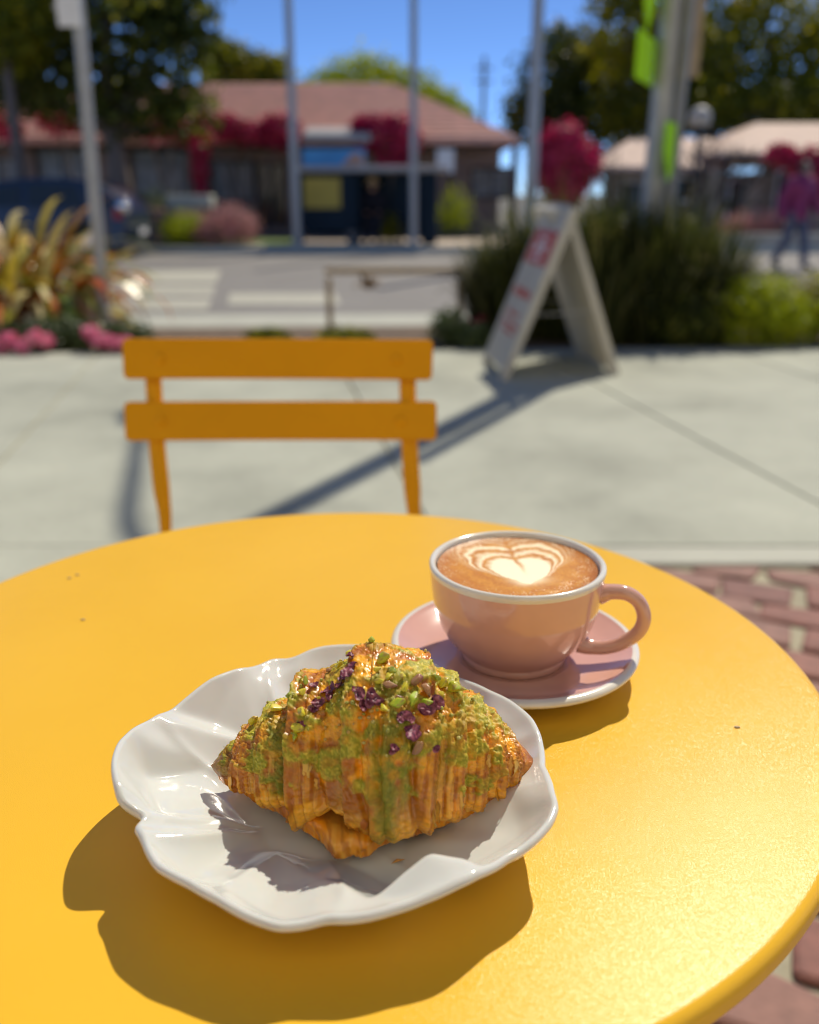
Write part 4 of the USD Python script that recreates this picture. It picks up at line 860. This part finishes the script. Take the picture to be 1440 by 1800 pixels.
obj('handle', tube(hp_, wv, 20, flat=1.25, up=tuple(np.cross(hd, [0, 0, 1]))) if False else tube(hp_, wv, 20), M['pink_glaze'], cu, smooth=True)
# the drink: colour follows the poured pattern
kf = HH - .0045; cr = RR - .0046 - .0004
n_r, n_a = 230, 460
u = np.linspace(.003, 1, n_r)[:, None]; a = np.arange(n_a) * 2 * np.pi / n_a
X, Y_ = u * np.cos(a), u * np.sin(a)
th = math.radians(-8); x = X * math.cos(th) - Y_ * math.sin(th) - .02; y = X * math.sin(th) + Y_ * math.cos(th)
P3 = np.stack([X * 3, Y_ * 3, 0 * X], -1)
wob = (meshkit.fbm(P3 * 1.3 + 7, 4, 3) - .5); x = x + wob * .10; y = y + (meshkit.fbm(P3 * 1.3 + 31, 4, 5) - .5) * .10
def heart(x, y, cx, cy, s):                      # < 0 inside
    x = (x - cx) / s; y = (y - cy) / s * .95
    return (x * x + y * y - 1) ** 3 - x * x * y ** 3
def field(x, y):                                 # approximate distance-like level of nested hearts
    lv = np.full(x.shape, 9.0)
    for s in np.linspace(1.05, .02, 120):
        lv = np.where(heart(x, y, 0.03, -.52 + s * .80, s * .78) < 0, s, lv)
    return lv
lv = field(x, y)
ss = lambda e0, e1, v: np.clip((v - e0) / (e1 - e0), 0, 1) ** 2 * (3 - 2 * np.clip((v - e0) / (e1 - e0), 0, 1))
white = np.zeros_like(lv)
lvn = lv + .05 * (meshkit.fbm(P3 * 5 + 2, 3, 77) - .5)
for lo, hi, k in ((-.1, .47, 1), (.525, .60, 1), (.655, .725, .97), (.775, .805, .75), (.85, .875, .6), (.92, .94, .45), (.98, .995, .3)):
    white = np.maximum(white, k * ss(lo - .03, lo + .04, lvn) * (1 - ss(hi - .05, hi + .03, lvn)))
white *= 1 - .30 * ss(.2, .9, np.sin(lvn * 80)) * ss(.45, .6, lv) * (1 - np.exp(-((x / .3) ** 2 + ((y + .45) / .3) ** 2)))
white *= 1 - .85 * np.exp(-((x - .03) / .030) ** 2) * ss(-.30, .15, y)     # the drawn-through stem
low = np.exp(-(((x - .04) / .20) ** 2 + ((y + .36) / .15) ** 2)); white = np.maximum(white, np.clip(low * 1.5, 0, 1) * .95)
fine = meshkit.fbm(P3 * 14, 4, 9)[..., None]; micro = meshkit.noise(np.stack([X * 95, Y_ * 95, 0 * X], -1), 4)
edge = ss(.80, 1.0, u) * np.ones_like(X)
brown = np.array([.47, .165, .012]); tan_ = np.array([.66, .31, .035]); foam = np.array([.96, .86, .60]); deep = np.array([.34, .10, .015])
swirl = .5 + .5 * np.sin((np.hypot(X, Y_ * 1.02) * 21 + wob * 9))
tone = np.clip(.40 * swirl + .9 * (fine[..., 0] - .35), 0, 1)[..., None]
colr = brown * (1 - tone) + tan_ * tone
bub = (np.clip((micro - .70) / .12, 0, 1) * ss(.62, .8, np.hypot(X, Y_)) * ss(.35, .6, meshkit.fbm(P3 * 3 + 3, 3, 12)))[..., None]
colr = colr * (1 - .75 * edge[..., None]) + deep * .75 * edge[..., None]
colr = colr * (1 - white[..., None]) + foam * white[..., None]
colr = colr * (1 - .55 * bub) + np.array([.8, .62, .36]) * .55 * bub
zz = .0013 * u ** 14 + .00018 * white + .00025 * bub[..., 0] + .0001 * (micro - .5) * (1 - white)
v = np.stack([X * cr, Y_ * cr, zz], -1).reshape(-1, 3)
j = np.arange(n_a); k = (j + 1) % n_a
f = np.vstack([np.vstack([np.stack([i * n_a + j, (i + 1) * n_a + j, (i + 1) * n_a + k], 1), np.stack([i * n_a + j, (i + 1) * n_a + k, i * n_a + k], 1)]) for i in range(n_r - 1)])
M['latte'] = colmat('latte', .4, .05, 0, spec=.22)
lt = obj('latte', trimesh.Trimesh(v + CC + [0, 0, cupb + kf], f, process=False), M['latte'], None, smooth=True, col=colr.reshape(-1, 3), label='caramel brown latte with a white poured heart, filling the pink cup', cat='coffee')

# ------------------------------------------------------------------ croissant
CR = np.array([-.0165, .367, TZ + .0060]); L = .0775
NS, NT = 620, 360
s = np.linspace(-1, 1, NS)[:, None]; th = (np.arange(NT) * 2 * np.pi / NT)[None]
sn, cs = np.sin(th), np.cos(th)                  # th = 0 away from the camera, pi/2 up, pi towards it
ab = np.abs(s)
apex = .08                                       # the hump sits a little right of centre
lin_ = np.where(s > apex, (1 - s) / (1 - apex), (1 + s) / (1 + apex))
lin_s = np.sqrt(lin_ ** 2 + .0) * 1.0
prof = lin_ ** np.where(s > apex, .88, .93)
rnd = 1 - .10 * np.exp(-((s - apex) / .10) ** 2)  # soften the point
cap = (1 - ab ** 18).clip(0) ** .5
top_ = (.0300 + .0530 * prof * rnd)
bot_ = .0015 + .010 * ab ** 1.6
lowlift = .007 * np.exp(-((s + .18) / .16) ** 2)
zc_ = bot_ + (top_ - bot_) * (.30 + .1 * ab)
df = (.0135 + .0360 * lin_ ** .9) * cap; db = (.0135 + .029 * lin_ ** .9) * cap
up_h = (top_ - zc_) * cap; dn_h = (zc_ - bot_) * cap
cexp = np.sign(cs) * np.abs(cs) ** .92; sexp = np.where(sn > 0, np.abs(sn) ** (1.12 - .15 * ab), -np.abs(sn) ** .62)
rad_y = np.where(cs > 0, db, df) * cexp; rad_z = np.where(sn > 0, up_h, dn_h) * sexp
P0c = np.stack(np.broadcast_arrays(s * L, rad_y, zc_ + rad_z), -1)
# surface directions for the relief
def nrm(P):
    du = np.gradient(P, axis=0); dv = (np.roll(P, -1, 1) - np.roll(P, 1, 1)) / 2
    n = np.cross(dv, du); n /= np.linalg.norm(n, axis=-1, keepdims=True) + 1e-12
    if (n[NS // 2, NT // 4, 2]) < 0: n = -n
    return n
N0 = nrm(P0c)
q = P0c * 1000 / 12.
warp = (meshkit.fbm(q * .5 + 3, 2, 21) - .5)
ls = s + .055 * np.cos(th + .5) * np.sign(s) + .035 * warp
disp = np.zeros((NS, NT)); lips = np.zeros((NS, NT)); lipd = np.zeros((NS, NT)); shell = np.zeros((NS, NT))
for b, hgt in ((-.82, .0024), (-.64, .0032), (-.41, .0070), (-.10, .0022), (.30, .0030), (.47, .0034), (.62, .0032), (.75, .0026), (.86, .0018)):
    d = (ls - b) * np.sign(b)                    # > 0 further out
    disp += -hgt * ss(-.004, .022, d) + hgt * np.clip(1 + d / .16, 0, 1) ** 1.5 * (d < 0) * .9 + hgt * .9 * ss(.022, -.004, d) * 0
    disp += hgt * .55 * ss(.0, .14, d)
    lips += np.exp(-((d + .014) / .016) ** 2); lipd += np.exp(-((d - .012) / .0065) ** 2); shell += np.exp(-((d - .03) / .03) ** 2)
# laminations: fine ridges running round the roll
str1 = meshkit.noise(np.stack([ls * 62, th * .9 + 0 * ls, 0 * ls], -1), 31); str2 = meshkit.noise(np.stack([ls * 150, th * 1.6 + 0 * ls, 0 * ls + 5], -1), 32)
lam = (.6 * str1 + .4 * str2) - .5
side = ss(.20, .38, np.abs(s + .02)) * (1 - ss(.93, 1, ab))
patch = (.35 + .65 * side) * ss(.40, .54, meshkit.fbm(np.stack([ls * 3.2, th * 1.1 + 0 * ls, 0 * ls + 9], -1), 3, 33) + .22 * (ab - .3))
disp += lam * .0006 * (.25 + .75 * patch)
# plump ribs of rolled dough towards the ends
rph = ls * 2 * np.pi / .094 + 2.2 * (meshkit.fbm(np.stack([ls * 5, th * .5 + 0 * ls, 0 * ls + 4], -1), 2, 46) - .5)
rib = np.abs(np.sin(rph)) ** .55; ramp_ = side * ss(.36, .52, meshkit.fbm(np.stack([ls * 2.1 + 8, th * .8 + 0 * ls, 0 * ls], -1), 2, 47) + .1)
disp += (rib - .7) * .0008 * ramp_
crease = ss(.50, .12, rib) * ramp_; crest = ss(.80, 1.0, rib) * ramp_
disp += (meshkit.fbm(q * 1.1, 4, 34) - .5) * .0040 + (meshkit.fbm(q * 5, 3, 35) - .5) * .0011
# long furrows on the front between the big folds
for b, w, dep in ((-.24, .030, .0030), (.02, .022, .0026), (.21, .026, .0028)):
    disp -= dep * np.exp(-((ls + .03 * np.sin(th * 3) - b) / w) ** 2) * ss(-.1, .5, -cs) * (.5 + .5 * ss(1.05, .5, sn))
# cream: on the upper part, with runs down the front
front = ss(.0, .35, -cs)
hz = np.clip((P0c[..., 2] - bot_) / (top_ - bot_), 0, 1)
nz = meshkit.fbm(q * .9 + 11, 4, 36) - .5; nz2 = meshkit.fbm(q * 3.2 + 5, 3, 37) - .5
reach = .56 - .06 * np.exp(-((s - .3) / .3) ** 2) + .10 * ss(.62, .95, s) + .04 * ss(-.6, -.9, s)
cover = ss(-.06, .08, hz + .9 * nz + .35 * nz2 - reach)
patchy = ss(.43, .54, meshkit.fbm(q * 1.35 + 23, 4, 48) + .06 * nz2)
green = cover * np.clip(patchy + .16 * ss(.5, .62, meshkit.fbm(q * 5 + 2, 2, 49)), 0, 1) * (1 - ss(.80, .92, s))
sugar = cover * (1 - green)
drip = np.zeros((NS, NT))
for sx, wd_, lo_, k in ((-.545, .062, .30, 1.0), (.085, .085, .10, .95), (.19, .05, .33, .7), (-.92, .05, .4, .4), (.40, .05, .42, .45)):
    dd = np.exp(-(np.abs((s + .045 * warp * 4 - sx) / (wd_ * (1 + 1.5 * nz2))) ** 2.6)) * ss(lo_ - .06, lo_ + .10, hz + .16 * nz) * front * k
    drip = np.maximum(drip, dd)
green = np.maximum(green, drip)
gran = meshkit.fbm(q * 13, 2, 38); lump = meshkit.fbm(q * 6.5, 2, 39)
disp += green * (.0011 + (gran - .45) * .0007 + (lump - .45) * .0016) + sugar * (gran - .45) * .0011
P = P0c + N0 * (disp * cap)[..., None]
P[..., 2] += lowlift * ss(.2, .9, -cs) * ss(.35, -.35, sn)
P[..., 2] = np.maximum(P[..., 2], .0008)
# colours
gold = np.array([.88, .39, .012]); pale = np.array([.92, .52, .07]); brn = np.array([.40, .115, .003]); dark = np.array([.10, .024, .002]); orange = np.array([.82, .28, .003])
mixc = lambda a, b, t: a * (1 - t[..., None]) + b * t[..., None]
b1 = meshkit.fbm(q * .75 + 40, 4, 41)
col = np.broadcast_to(gold, (NS, NT, 3)); col = mixc(col, orange, ss(.42, .62, b1))
col = mixc(col, brn, .95 * ss(.45, .57, meshkit.fbm(q * .80 + 60, 4, 42) + .10 * lips.clip(0, 1) + .10 * ss(.55, .95, ab) - .10 * ss(.35, .05, hz)))
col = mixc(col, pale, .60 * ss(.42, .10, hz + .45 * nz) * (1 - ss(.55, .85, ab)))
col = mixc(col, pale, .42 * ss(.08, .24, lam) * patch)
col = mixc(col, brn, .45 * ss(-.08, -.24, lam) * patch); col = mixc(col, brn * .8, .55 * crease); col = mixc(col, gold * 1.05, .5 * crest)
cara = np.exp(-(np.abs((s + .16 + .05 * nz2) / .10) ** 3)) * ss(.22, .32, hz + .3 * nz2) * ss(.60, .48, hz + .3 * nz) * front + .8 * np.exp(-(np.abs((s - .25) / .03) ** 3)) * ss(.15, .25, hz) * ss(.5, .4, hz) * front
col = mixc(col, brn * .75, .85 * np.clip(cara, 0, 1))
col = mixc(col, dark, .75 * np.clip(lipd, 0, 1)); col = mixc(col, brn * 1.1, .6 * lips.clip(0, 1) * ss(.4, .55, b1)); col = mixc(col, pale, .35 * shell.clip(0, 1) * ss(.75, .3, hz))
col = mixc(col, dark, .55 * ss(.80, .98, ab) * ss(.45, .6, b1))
g1 = np.array([.27, .285, .010]); g2 = np.array([.52, .44, .04]); g3 = np.array([.115, .155, .007]); g4 = np.array([.42, .21, .016])
gc = mixc(np.broadcast_to(g1, (NS, NT, 3)), g2, ss(.45, .66, gran)); gc = mixc(gc, g4, .65 * ss(.52, .66, meshkit.fbm(q * 1.6 + 80, 3, 43)) * (1 - drip)); gc = mixc(gc, g3, np.clip(drip * 1.0, 0, 1) * .8)
thin = .93 * green * (1 - .40 * ss(.48, .66, meshkit.fbm(q * 2.4 + 90, 3, 44)))
col = mixc(col, gc, thin)
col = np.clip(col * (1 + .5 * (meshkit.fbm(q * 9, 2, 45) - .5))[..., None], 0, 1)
j = np.arange(NT); k = (j + 1) % NT
f = np.vstack([np.vstack([np.stack([i * NT + j, i * NT + k, (i + 1) * NT + k], 1), np.stack([i * NT + j, (i + 1) * NT + k, (i + 1) * NT + j], 1)]) for i in range(NS - 1)])
cm = trimesh.Trimesh(P.reshape(-1, 3), f, process=False)
if cm.volume < 0: cm.invert()
M['pastry'] = usdkit.material(stage, '/World/Looks/pastry', {'a': ('attribute', {'attribute': 'col'}), 'w': ('attribute', {'attribute': 'wet'}), 'mr': ('map_range', {'to_min': .30, 'to_max': .62}), 'mc': ('map_range', {'to_min': .28, 'to_max': .05}),
    'g': ('geometry', {}), 'n2': ('noise_texture', {'scale': 1500.0, 'detail': 3.0}), 'b': ('bump', {'strength': .2, 'distance': .00017}),
    'p': ('principled_bsdf', {'subsurface_weight': .07, 'subsurface_scale': .004, 'coat_roughness': .22, 'specular_ior_level': .4})},
    [('a.color', 'p.base_color'), ('w.fac', 'mr.value'), ('w.fac', 'mc.value'), ('mr.result', 'p.roughness'), ('mc.result', 'p.coat_weight'), ('g.position', 'n2.vector'), ('n2.fac', 'b.height'), ('b.normal', 'p.normal')], surface='p.BSDF')
cz = thing('croissant', 'golden croissant topped with green cream, pistachios and dried petals', 'croissant', CR)
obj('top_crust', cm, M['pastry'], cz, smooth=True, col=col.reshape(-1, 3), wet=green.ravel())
# lower half: a thinner slab whose front corner sticks out below the filling
ns, nt = 300, 120
s2 = np.linspace(-.96, .93, ns)[:, None]; t2 = (np.arange(nt) * 2 * np.pi / nt)[None]
l2 = np.where(s2 > -.10, (.93 - s2) / 1.03, (s2 + .96) / .86)
fd = .009 + .0365 * l2 ** .95 + .0065 * np.exp(-((s2 + .13) / .13) ** 4) - .006 * ss(-.30, -.55, s2) - .004 * np.exp(-((s2 + .10) / .05) ** 2); bd = .011 + .028 * l2
capp = (1 - np.abs((s2 + .015) / .945) ** 10).clip(0) ** .5
c2, n2_ = np.cos(t2), np.sin(t2)
y2 = np.where(c2 > 0, bd, fd) * np.sign(c2) * np.abs(c2) ** .55 * capp
thk = .0062 + .0012 * l2; z2 = .0082 + .0065 * np.abs(s2) ** 1.7 + thk * np.sign(n2_) * np.abs(n2_) ** .6 * (.4 + .6 * capp)
Q = np.stack(np.broadcast_arrays(s2 * L, y2, z2), -1); qq = Q * 1000 / 12.
lam2 = meshkit.noise(np.stack([s2 * 70 + 0 * t2, t2 * 1.2 + 0 * s2, 0 * s2 + 0 * t2], -1), 51) - .5
bm = meshkit.fbm(qq * 1.5, 4, 52)
Q += np.stack([0 * lam2, np.broadcast_to(np.sign(c2), lam2.shape) * (lam2 * .0009 + (bm - .5) * .0055), (meshkit.fbm(qq * 1.2 + 9, 3, 53) - .5) * .003], -1)
cc = mixc(np.broadcast_to(orange, (ns, nt, 3)), pale, ss(.02, .25, lam2) * .3 + .35 * ss(.15, .0, np.abs(s2 + .16)) * np.ones_like(lam2)); cc = mixc(cc, brn, .55 * ss(.55, .15, np.abs(np.sin(s2 * 34 + 3 * bm + 1.5 * np.sin(t2))))); cc = mixc(cc, brn, .8 * ss(.50, .64, bm))
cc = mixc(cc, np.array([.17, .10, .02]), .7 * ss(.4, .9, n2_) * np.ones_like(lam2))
Q[..., 2] = np.maximum(Q[..., 2], .0006)
j = np.arange(nt); k = (j + 1) % nt
f2 = np.vstack([np.vstack([np.stack([i * nt + j, i * nt + k, (i + 1) * nt + k], 1), np.stack([i * nt + j, (i + 1) * nt + k, (i + 1) * nt + j], 1)]) for i in range(ns - 1)])
bmsh = trimesh.Trimesh(Q.reshape(-1, 3), f2, process=False)
if bmsh.volume < 0: bmsh.invert()
obj('bottom_crust', bmsh, M['pastry'], cz, smooth=True, col=np.clip(cc, 0, 1).reshape(-1, 3), wet=np.zeros(ns * nt))
# toppings, set on the crust where the photograph has them
allv = P.reshape(-1, 3) + CR; alln = nrm(P).reshape(-1, 3); pj = project(allv)
def on_crust(px, py):
    d = np.hypot(pj[:, 0] - px, pj[:, 1] - py); near = np.nonzero(d < 5)[0]
    if not len(near): near = np.argsort(d)[:20]
    i = near[np.argmin(pj[near, 2])]; n = alln[i]
    return allv[i] - CR, n
M['nut'] = colmat('pistachio', .42, .08, .15, .15, 1200)
M['petal'] = usdkit.material(stage, '/World/Looks/dried_petal', {'g': ('geometry', {}), 'n': ('noise_texture', {'scale': 420.0, 'detail': 3.0}), 'r': ('rgb_ramp', {'ramp': [(.3, (.05, .007, .022)), (.5, (.18, .028, .06)), (.72, (.42, .14, .16))]}), 'p': ('principled_bsdf', {'roughness': .5})}, [('g.position', 'n.vector'), ('n.fac', 'r.fac'), ('r.color', 'p.base_color')], surface='p.BSDF')
rt = np.random.default_rng(19)
def frame(n):
    a = rt.normal(size=3); a -= n * (a @ n); a /= np.linalg.norm(a); return np.stack([a, np.cross(n, a), n], 1)
def nut(px, py, size, tone, along=None):
    p, n = on_crust(px, py); F = frame(n)
    if along is not None:
        a = np.array([math.cos(along), 0, math.sin(along)]); a -= n * (a @ n); a /= np.linalg.norm(a); F = np.stack([a, np.cross(n, a), n], 1)
    k = 14; d = rt.normal(size=(k, 3)); d /= np.linalg.norm(d, axis=1, keepdims=True)
    el = np.array([1.0, rt.uniform(.5, .7), rt.uniform(.45, .65)]) * (1.25 if along is not None else 1)
    h = tm(m3.Manifold.hull_points(d * el * size / 2).refine(5)); h.merge_vertices(); trimesh.smoothing.filter_taubin(h, iterations=5)
    loc = h.vertices / (size / 2)
    g_ = meshkit.fbm(loc * 2.2 + rt.uniform(0, 50), 3, 61)
    yel, grn, skin_, brn_ = np.array([.64, .54, .03]), np.array([.34, .45, .02]), np.array([.22, .09, .07]), np.array([.33, .17, .07])
    base = {'y': yel, 'g': grn, 'd': grn * .6, 'b': brn_}[tone]
    c = base * (1 - ss(.45, .62, g_)[:, None] * .5) + (yel if tone != 'b' else skin_) * ss(.45, .62, g_)[:, None] * .5
    sk = ss(.25, .45, loc @ np.array([.6, -.5, .62]) * .6 + (g_ - .5) * 1.6) * (.9 if tone in 'db' else .55)
    c = c * (1 - sk[:, None]) + skin_ * sk[:, None]
    h.vertices = h.vertices @ F.T + p + n * size * .24
    obj('pistachio', h, M['nut'], cz, smooth=True, col=np.clip(c, 0, 1))
for a in [(539, 1198, 9, 'd'), (611, 1149, 6, 'y'), (594, 1171, 8, 'y'), (575, 1177, 5, 'b'), (533, 1216, 8, 'y'), (507, 1220, 5, 'd'), (531, 1253, 10, 'y'), (524, 1278, 9, 'y', -.5), (521, 1294, 7, 'g'), (484, 1244, 8, 'y', .4), (458, 1267, 6, 'y'), (444, 1266, 7, 'y', .7), (656, 1123, 7, 'g'), (677, 1155, 11, 'g', 1.4), (691, 1176, 7, 'd'), (682, 1188, 8, 'y'), (711, 1205, 9, 'y'), (709, 1186, 7, 'y'), (735, 1196, 9, 'b', .9), (751, 1210, 10, 'b', -1.1), (727, 1231, 10, 'g', 1.3), (704, 1236, 9, 'g', .2), (751, 1232, 8, 'g', .1), (767, 1188, 8, 'd'), (780, 1199, 8, 'y', 1.4), (800, 1210, 12, 'g', .1), (779, 1219, 5, 'y'), (733, 1312, 9, 'b', .8), (673, 1247, 8, 'y'), (687, 1206, 8, 'b', .5), (668, 1196, 7, 'y'), (700, 1222, 6, 'b'), (560, 1225, 5, 'y'), (548, 1240, 5, 'b'), (660, 1175, 6, 'y')]:
    nut(a[0], a[1], a[2] / 4000 * 2.9, a[3], a[4] if len(a) > 4 else None)
def petal(px, py, size):
    p, n = on_crust(px, py); F = frame(n); w = rt.uniform(0, 50)
    g1_ = np.linspace(-1, 1, 12); X1, Y1 = np.meshgrid(g1_, g1_); r1 = np.hypot(X1, Y1)
    sc_ = np.maximum(1, r1 / 1.0); X1, Y1 = X1 / sc_, Y1 / sc_
    zz_ = .9 * X1 ** 2 * rt.uniform(.3, 1) + (meshkit.fbm(np.stack([X1 * 1.8 + w, Y1 * 1.8, 0 * X1], -1), 3, 71) - .5) * 2.0
    v_ = np.stack([X1, Y1 * .72, zz_ * .42], -1).reshape(-1, 3) * size / 2
    i_ = np.arange(11 * 12).reshape(11, 12)[:, :11].ravel(); f_ = np.vstack([np.stack([i_, i_ + 1, i_ + 13], 1), np.stack([i_, i_ + 13, i_ + 12], 1)])
    nv = len(v_); v_ = np.vstack([v_, v_ - [0, 0, .00025]]); f_ = np.vstack([f_, f_[:, ::-1] + nv])
    obj('petal', trimesh.Trimesh(v_ @ F.T + p + n * (size * .22), f_, process=False), M['petal'], cz, smooth=True)
for px, py, sz in [(584, 1213, 9), (578, 1222, 7), (560, 1233, 8), (554, 1243, 6), (607, 1182, 9), (600, 1192, 7), (613, 1155, 7), (618, 1168, 6), (633, 1220, 8), (628, 1210, 6), (658, 1225, 9), (648, 1232, 8), (640, 1240, 7), (667, 1230, 6), (527, 1272, 6), (549, 1204, 6), (570, 1214, 6), (653, 1217, 7), (773, 1229, 8), (765, 1238, 8), (755, 1245, 9), (744, 1245, 8), (776, 1240, 6), (715, 1256, 8), (706, 1260, 6), (724, 1264, 6), (722, 1290, 13), (691, 1311, 6), (688, 1318, 5), (770, 1318, 5), (596, 1203, 6)]:
    petal(px, py, sz / 4000 * 3.1)
cr_ = []
for _ in range(150):
    px, py = rt.normal(650, 95), rt.normal(1235, 45)
    p, n = on_crust(px, py)
    if n[2] < .1: continue
    h = trimesh.creation.icosphere(0, rt.uniform(.0003, .0011) * rt.uniform(.6, 1.3)); h.vertices = h.vertices * rt.uniform(.6, 1.3, 3) + p + n * .0004; cr_.append(h)
crm = cat_(cr_); ccol = np.repeat(np.array([(.36, .36, .05), (.48, .40, .10), (.30, .28, .04), (.50, .30, .06)])[rt.integers(0, 4, len(cr_))], 12, 0)
obj('crumbs', crm, M['nut'], cz, smooth=False, col=ccol, kind='stuff')
# loose flakes of crust that lift along the folds
M['flakecrust'] = colmat('flake_crust', .4, .1, .2, .2, 1500)
tang = np.roll(P, -1, 1) - P; tang = tang.reshape(-1, 3); tang /= np.linalg.norm(tang, axis=1, keepdims=True) + 1e-12
for kf_ in range(14):
    for _ in range(40):
        px, py = rt.uniform(400, 930), rt.uniform(1260, 1470)
        d_ = np.hypot(pj[:, 0] - px, pj[:, 1] - py); nr_ = np.nonzero(d_ < 4)[0]
        if len(nr_):
            i_ = nr_[np.argmin(pj[nr_, 2])]
            if pj[i_, 2] < pj[:, 2].min() + .06 and green.ravel()[i_] < .35 and alln[i_, 1] < -.1: break
    u_, n_ = tang[i_], alln[i_]; w_ = np.cross(n_, u_); lf, wf = rt.uniform(.005, .011), rt.uniform(.001, .0025)
    gu, gv = np.meshgrid(np.linspace(-1, 1, 12), np.linspace(-1, 1, 5), indexing='ij'); ph = rt.uniform(0, 50)
    wob_ = meshkit.noise(np.stack([gu * 2.5 + ph, gv, 0 * gu], -1), 5) - .5
    hgt_ = .00035 + .0012 * ((gv + 1) / 2) ** 1.5 * rt.uniform(.3, 1) + .0006 * wob_
    q_ = (P.reshape(-1, 3)[i_] + (gu * lf / 2)[..., None] * u_ + (gv * wf / 2 * (1 - .6 * gu ** 4) + wob_ * .0012)[..., None] * w_ + (hgt_ - gu ** 2 * lf * .10)[..., None] * n_).reshape(-1, 3)
    a_ = np.arange(60).reshape(12, 5)[:11, :4].ravel(); ff = np.vstack([np.stack([a_, a_ + 1, a_ + 6], 1), np.stack([a_, a_ + 6, a_ + 5], 1)])
    q2 = np.vstack([q_, q_ - n_ * .00025]); ff = np.vstack([ff, ff[:, ::-1] + 60])
    tc = rt.uniform(0, 1); c_ = (gold * tc + pale * (1 - tc)) * rt.uniform(.7, 1.0) if rt.uniform() < .7 else brn * 1.2
    c_ = np.repeat(c_[None], 60, 0) * (1 - .5 * ss(.4, 1, gv.ravel())[:, None]); 
    obj('flake', trimesh.Trimesh(q2, ff, process=False), M['flakecrust'], cz, smooth=True, col=np.clip(np.vstack([c_, c_]), 0, 1))
# flakes on the plate and specks on the table
for px, py, lab in ((700, 1497, 'tiny pastry flake on the plate in front of the croissant'), (876, 1410, 'thin pastry flake lying under the right tip of the croissant')):
    q = G(px, py, TZ + .01); zq = plate_z(q[0] - PC[0], q[1] - PC[1])
    fl_ = leaves(np.array([[0, 0, 0.]]), np.array([[0, .2, .98]]), .006, .002, rt, .2); fl_.apply_translation([q[0], q[1], TZ + zq + .0012])
    obj('pastry_flake', fl_, mat('flake' + str(px), (.6, .33, .1), .5), None, smooth=False, label=lab, cat='crumb')
for px, py, lab in ((122, 1017, 'larger dark speck on the left of the yellow table'), (136, 1011, 'fainter speck just right of the larger one on the yellow table'), (146, 1090, 'lone speck nearer the plate on the left of the yellow table'), (1296, 1279, 'lone dark speck on the right side of the yellow table')):
    q = G(px, py, TZ); sp_ = trimesh.creation.icosphere(1, .0011); sp_.vertices *= [1.6, 1, .5]; sp_.apply_translation([q[0], q[1], TZ + .0004])
    obj('crumb', sp_, M['tan'], None, smooth=True, label=lab, cat='crumb')
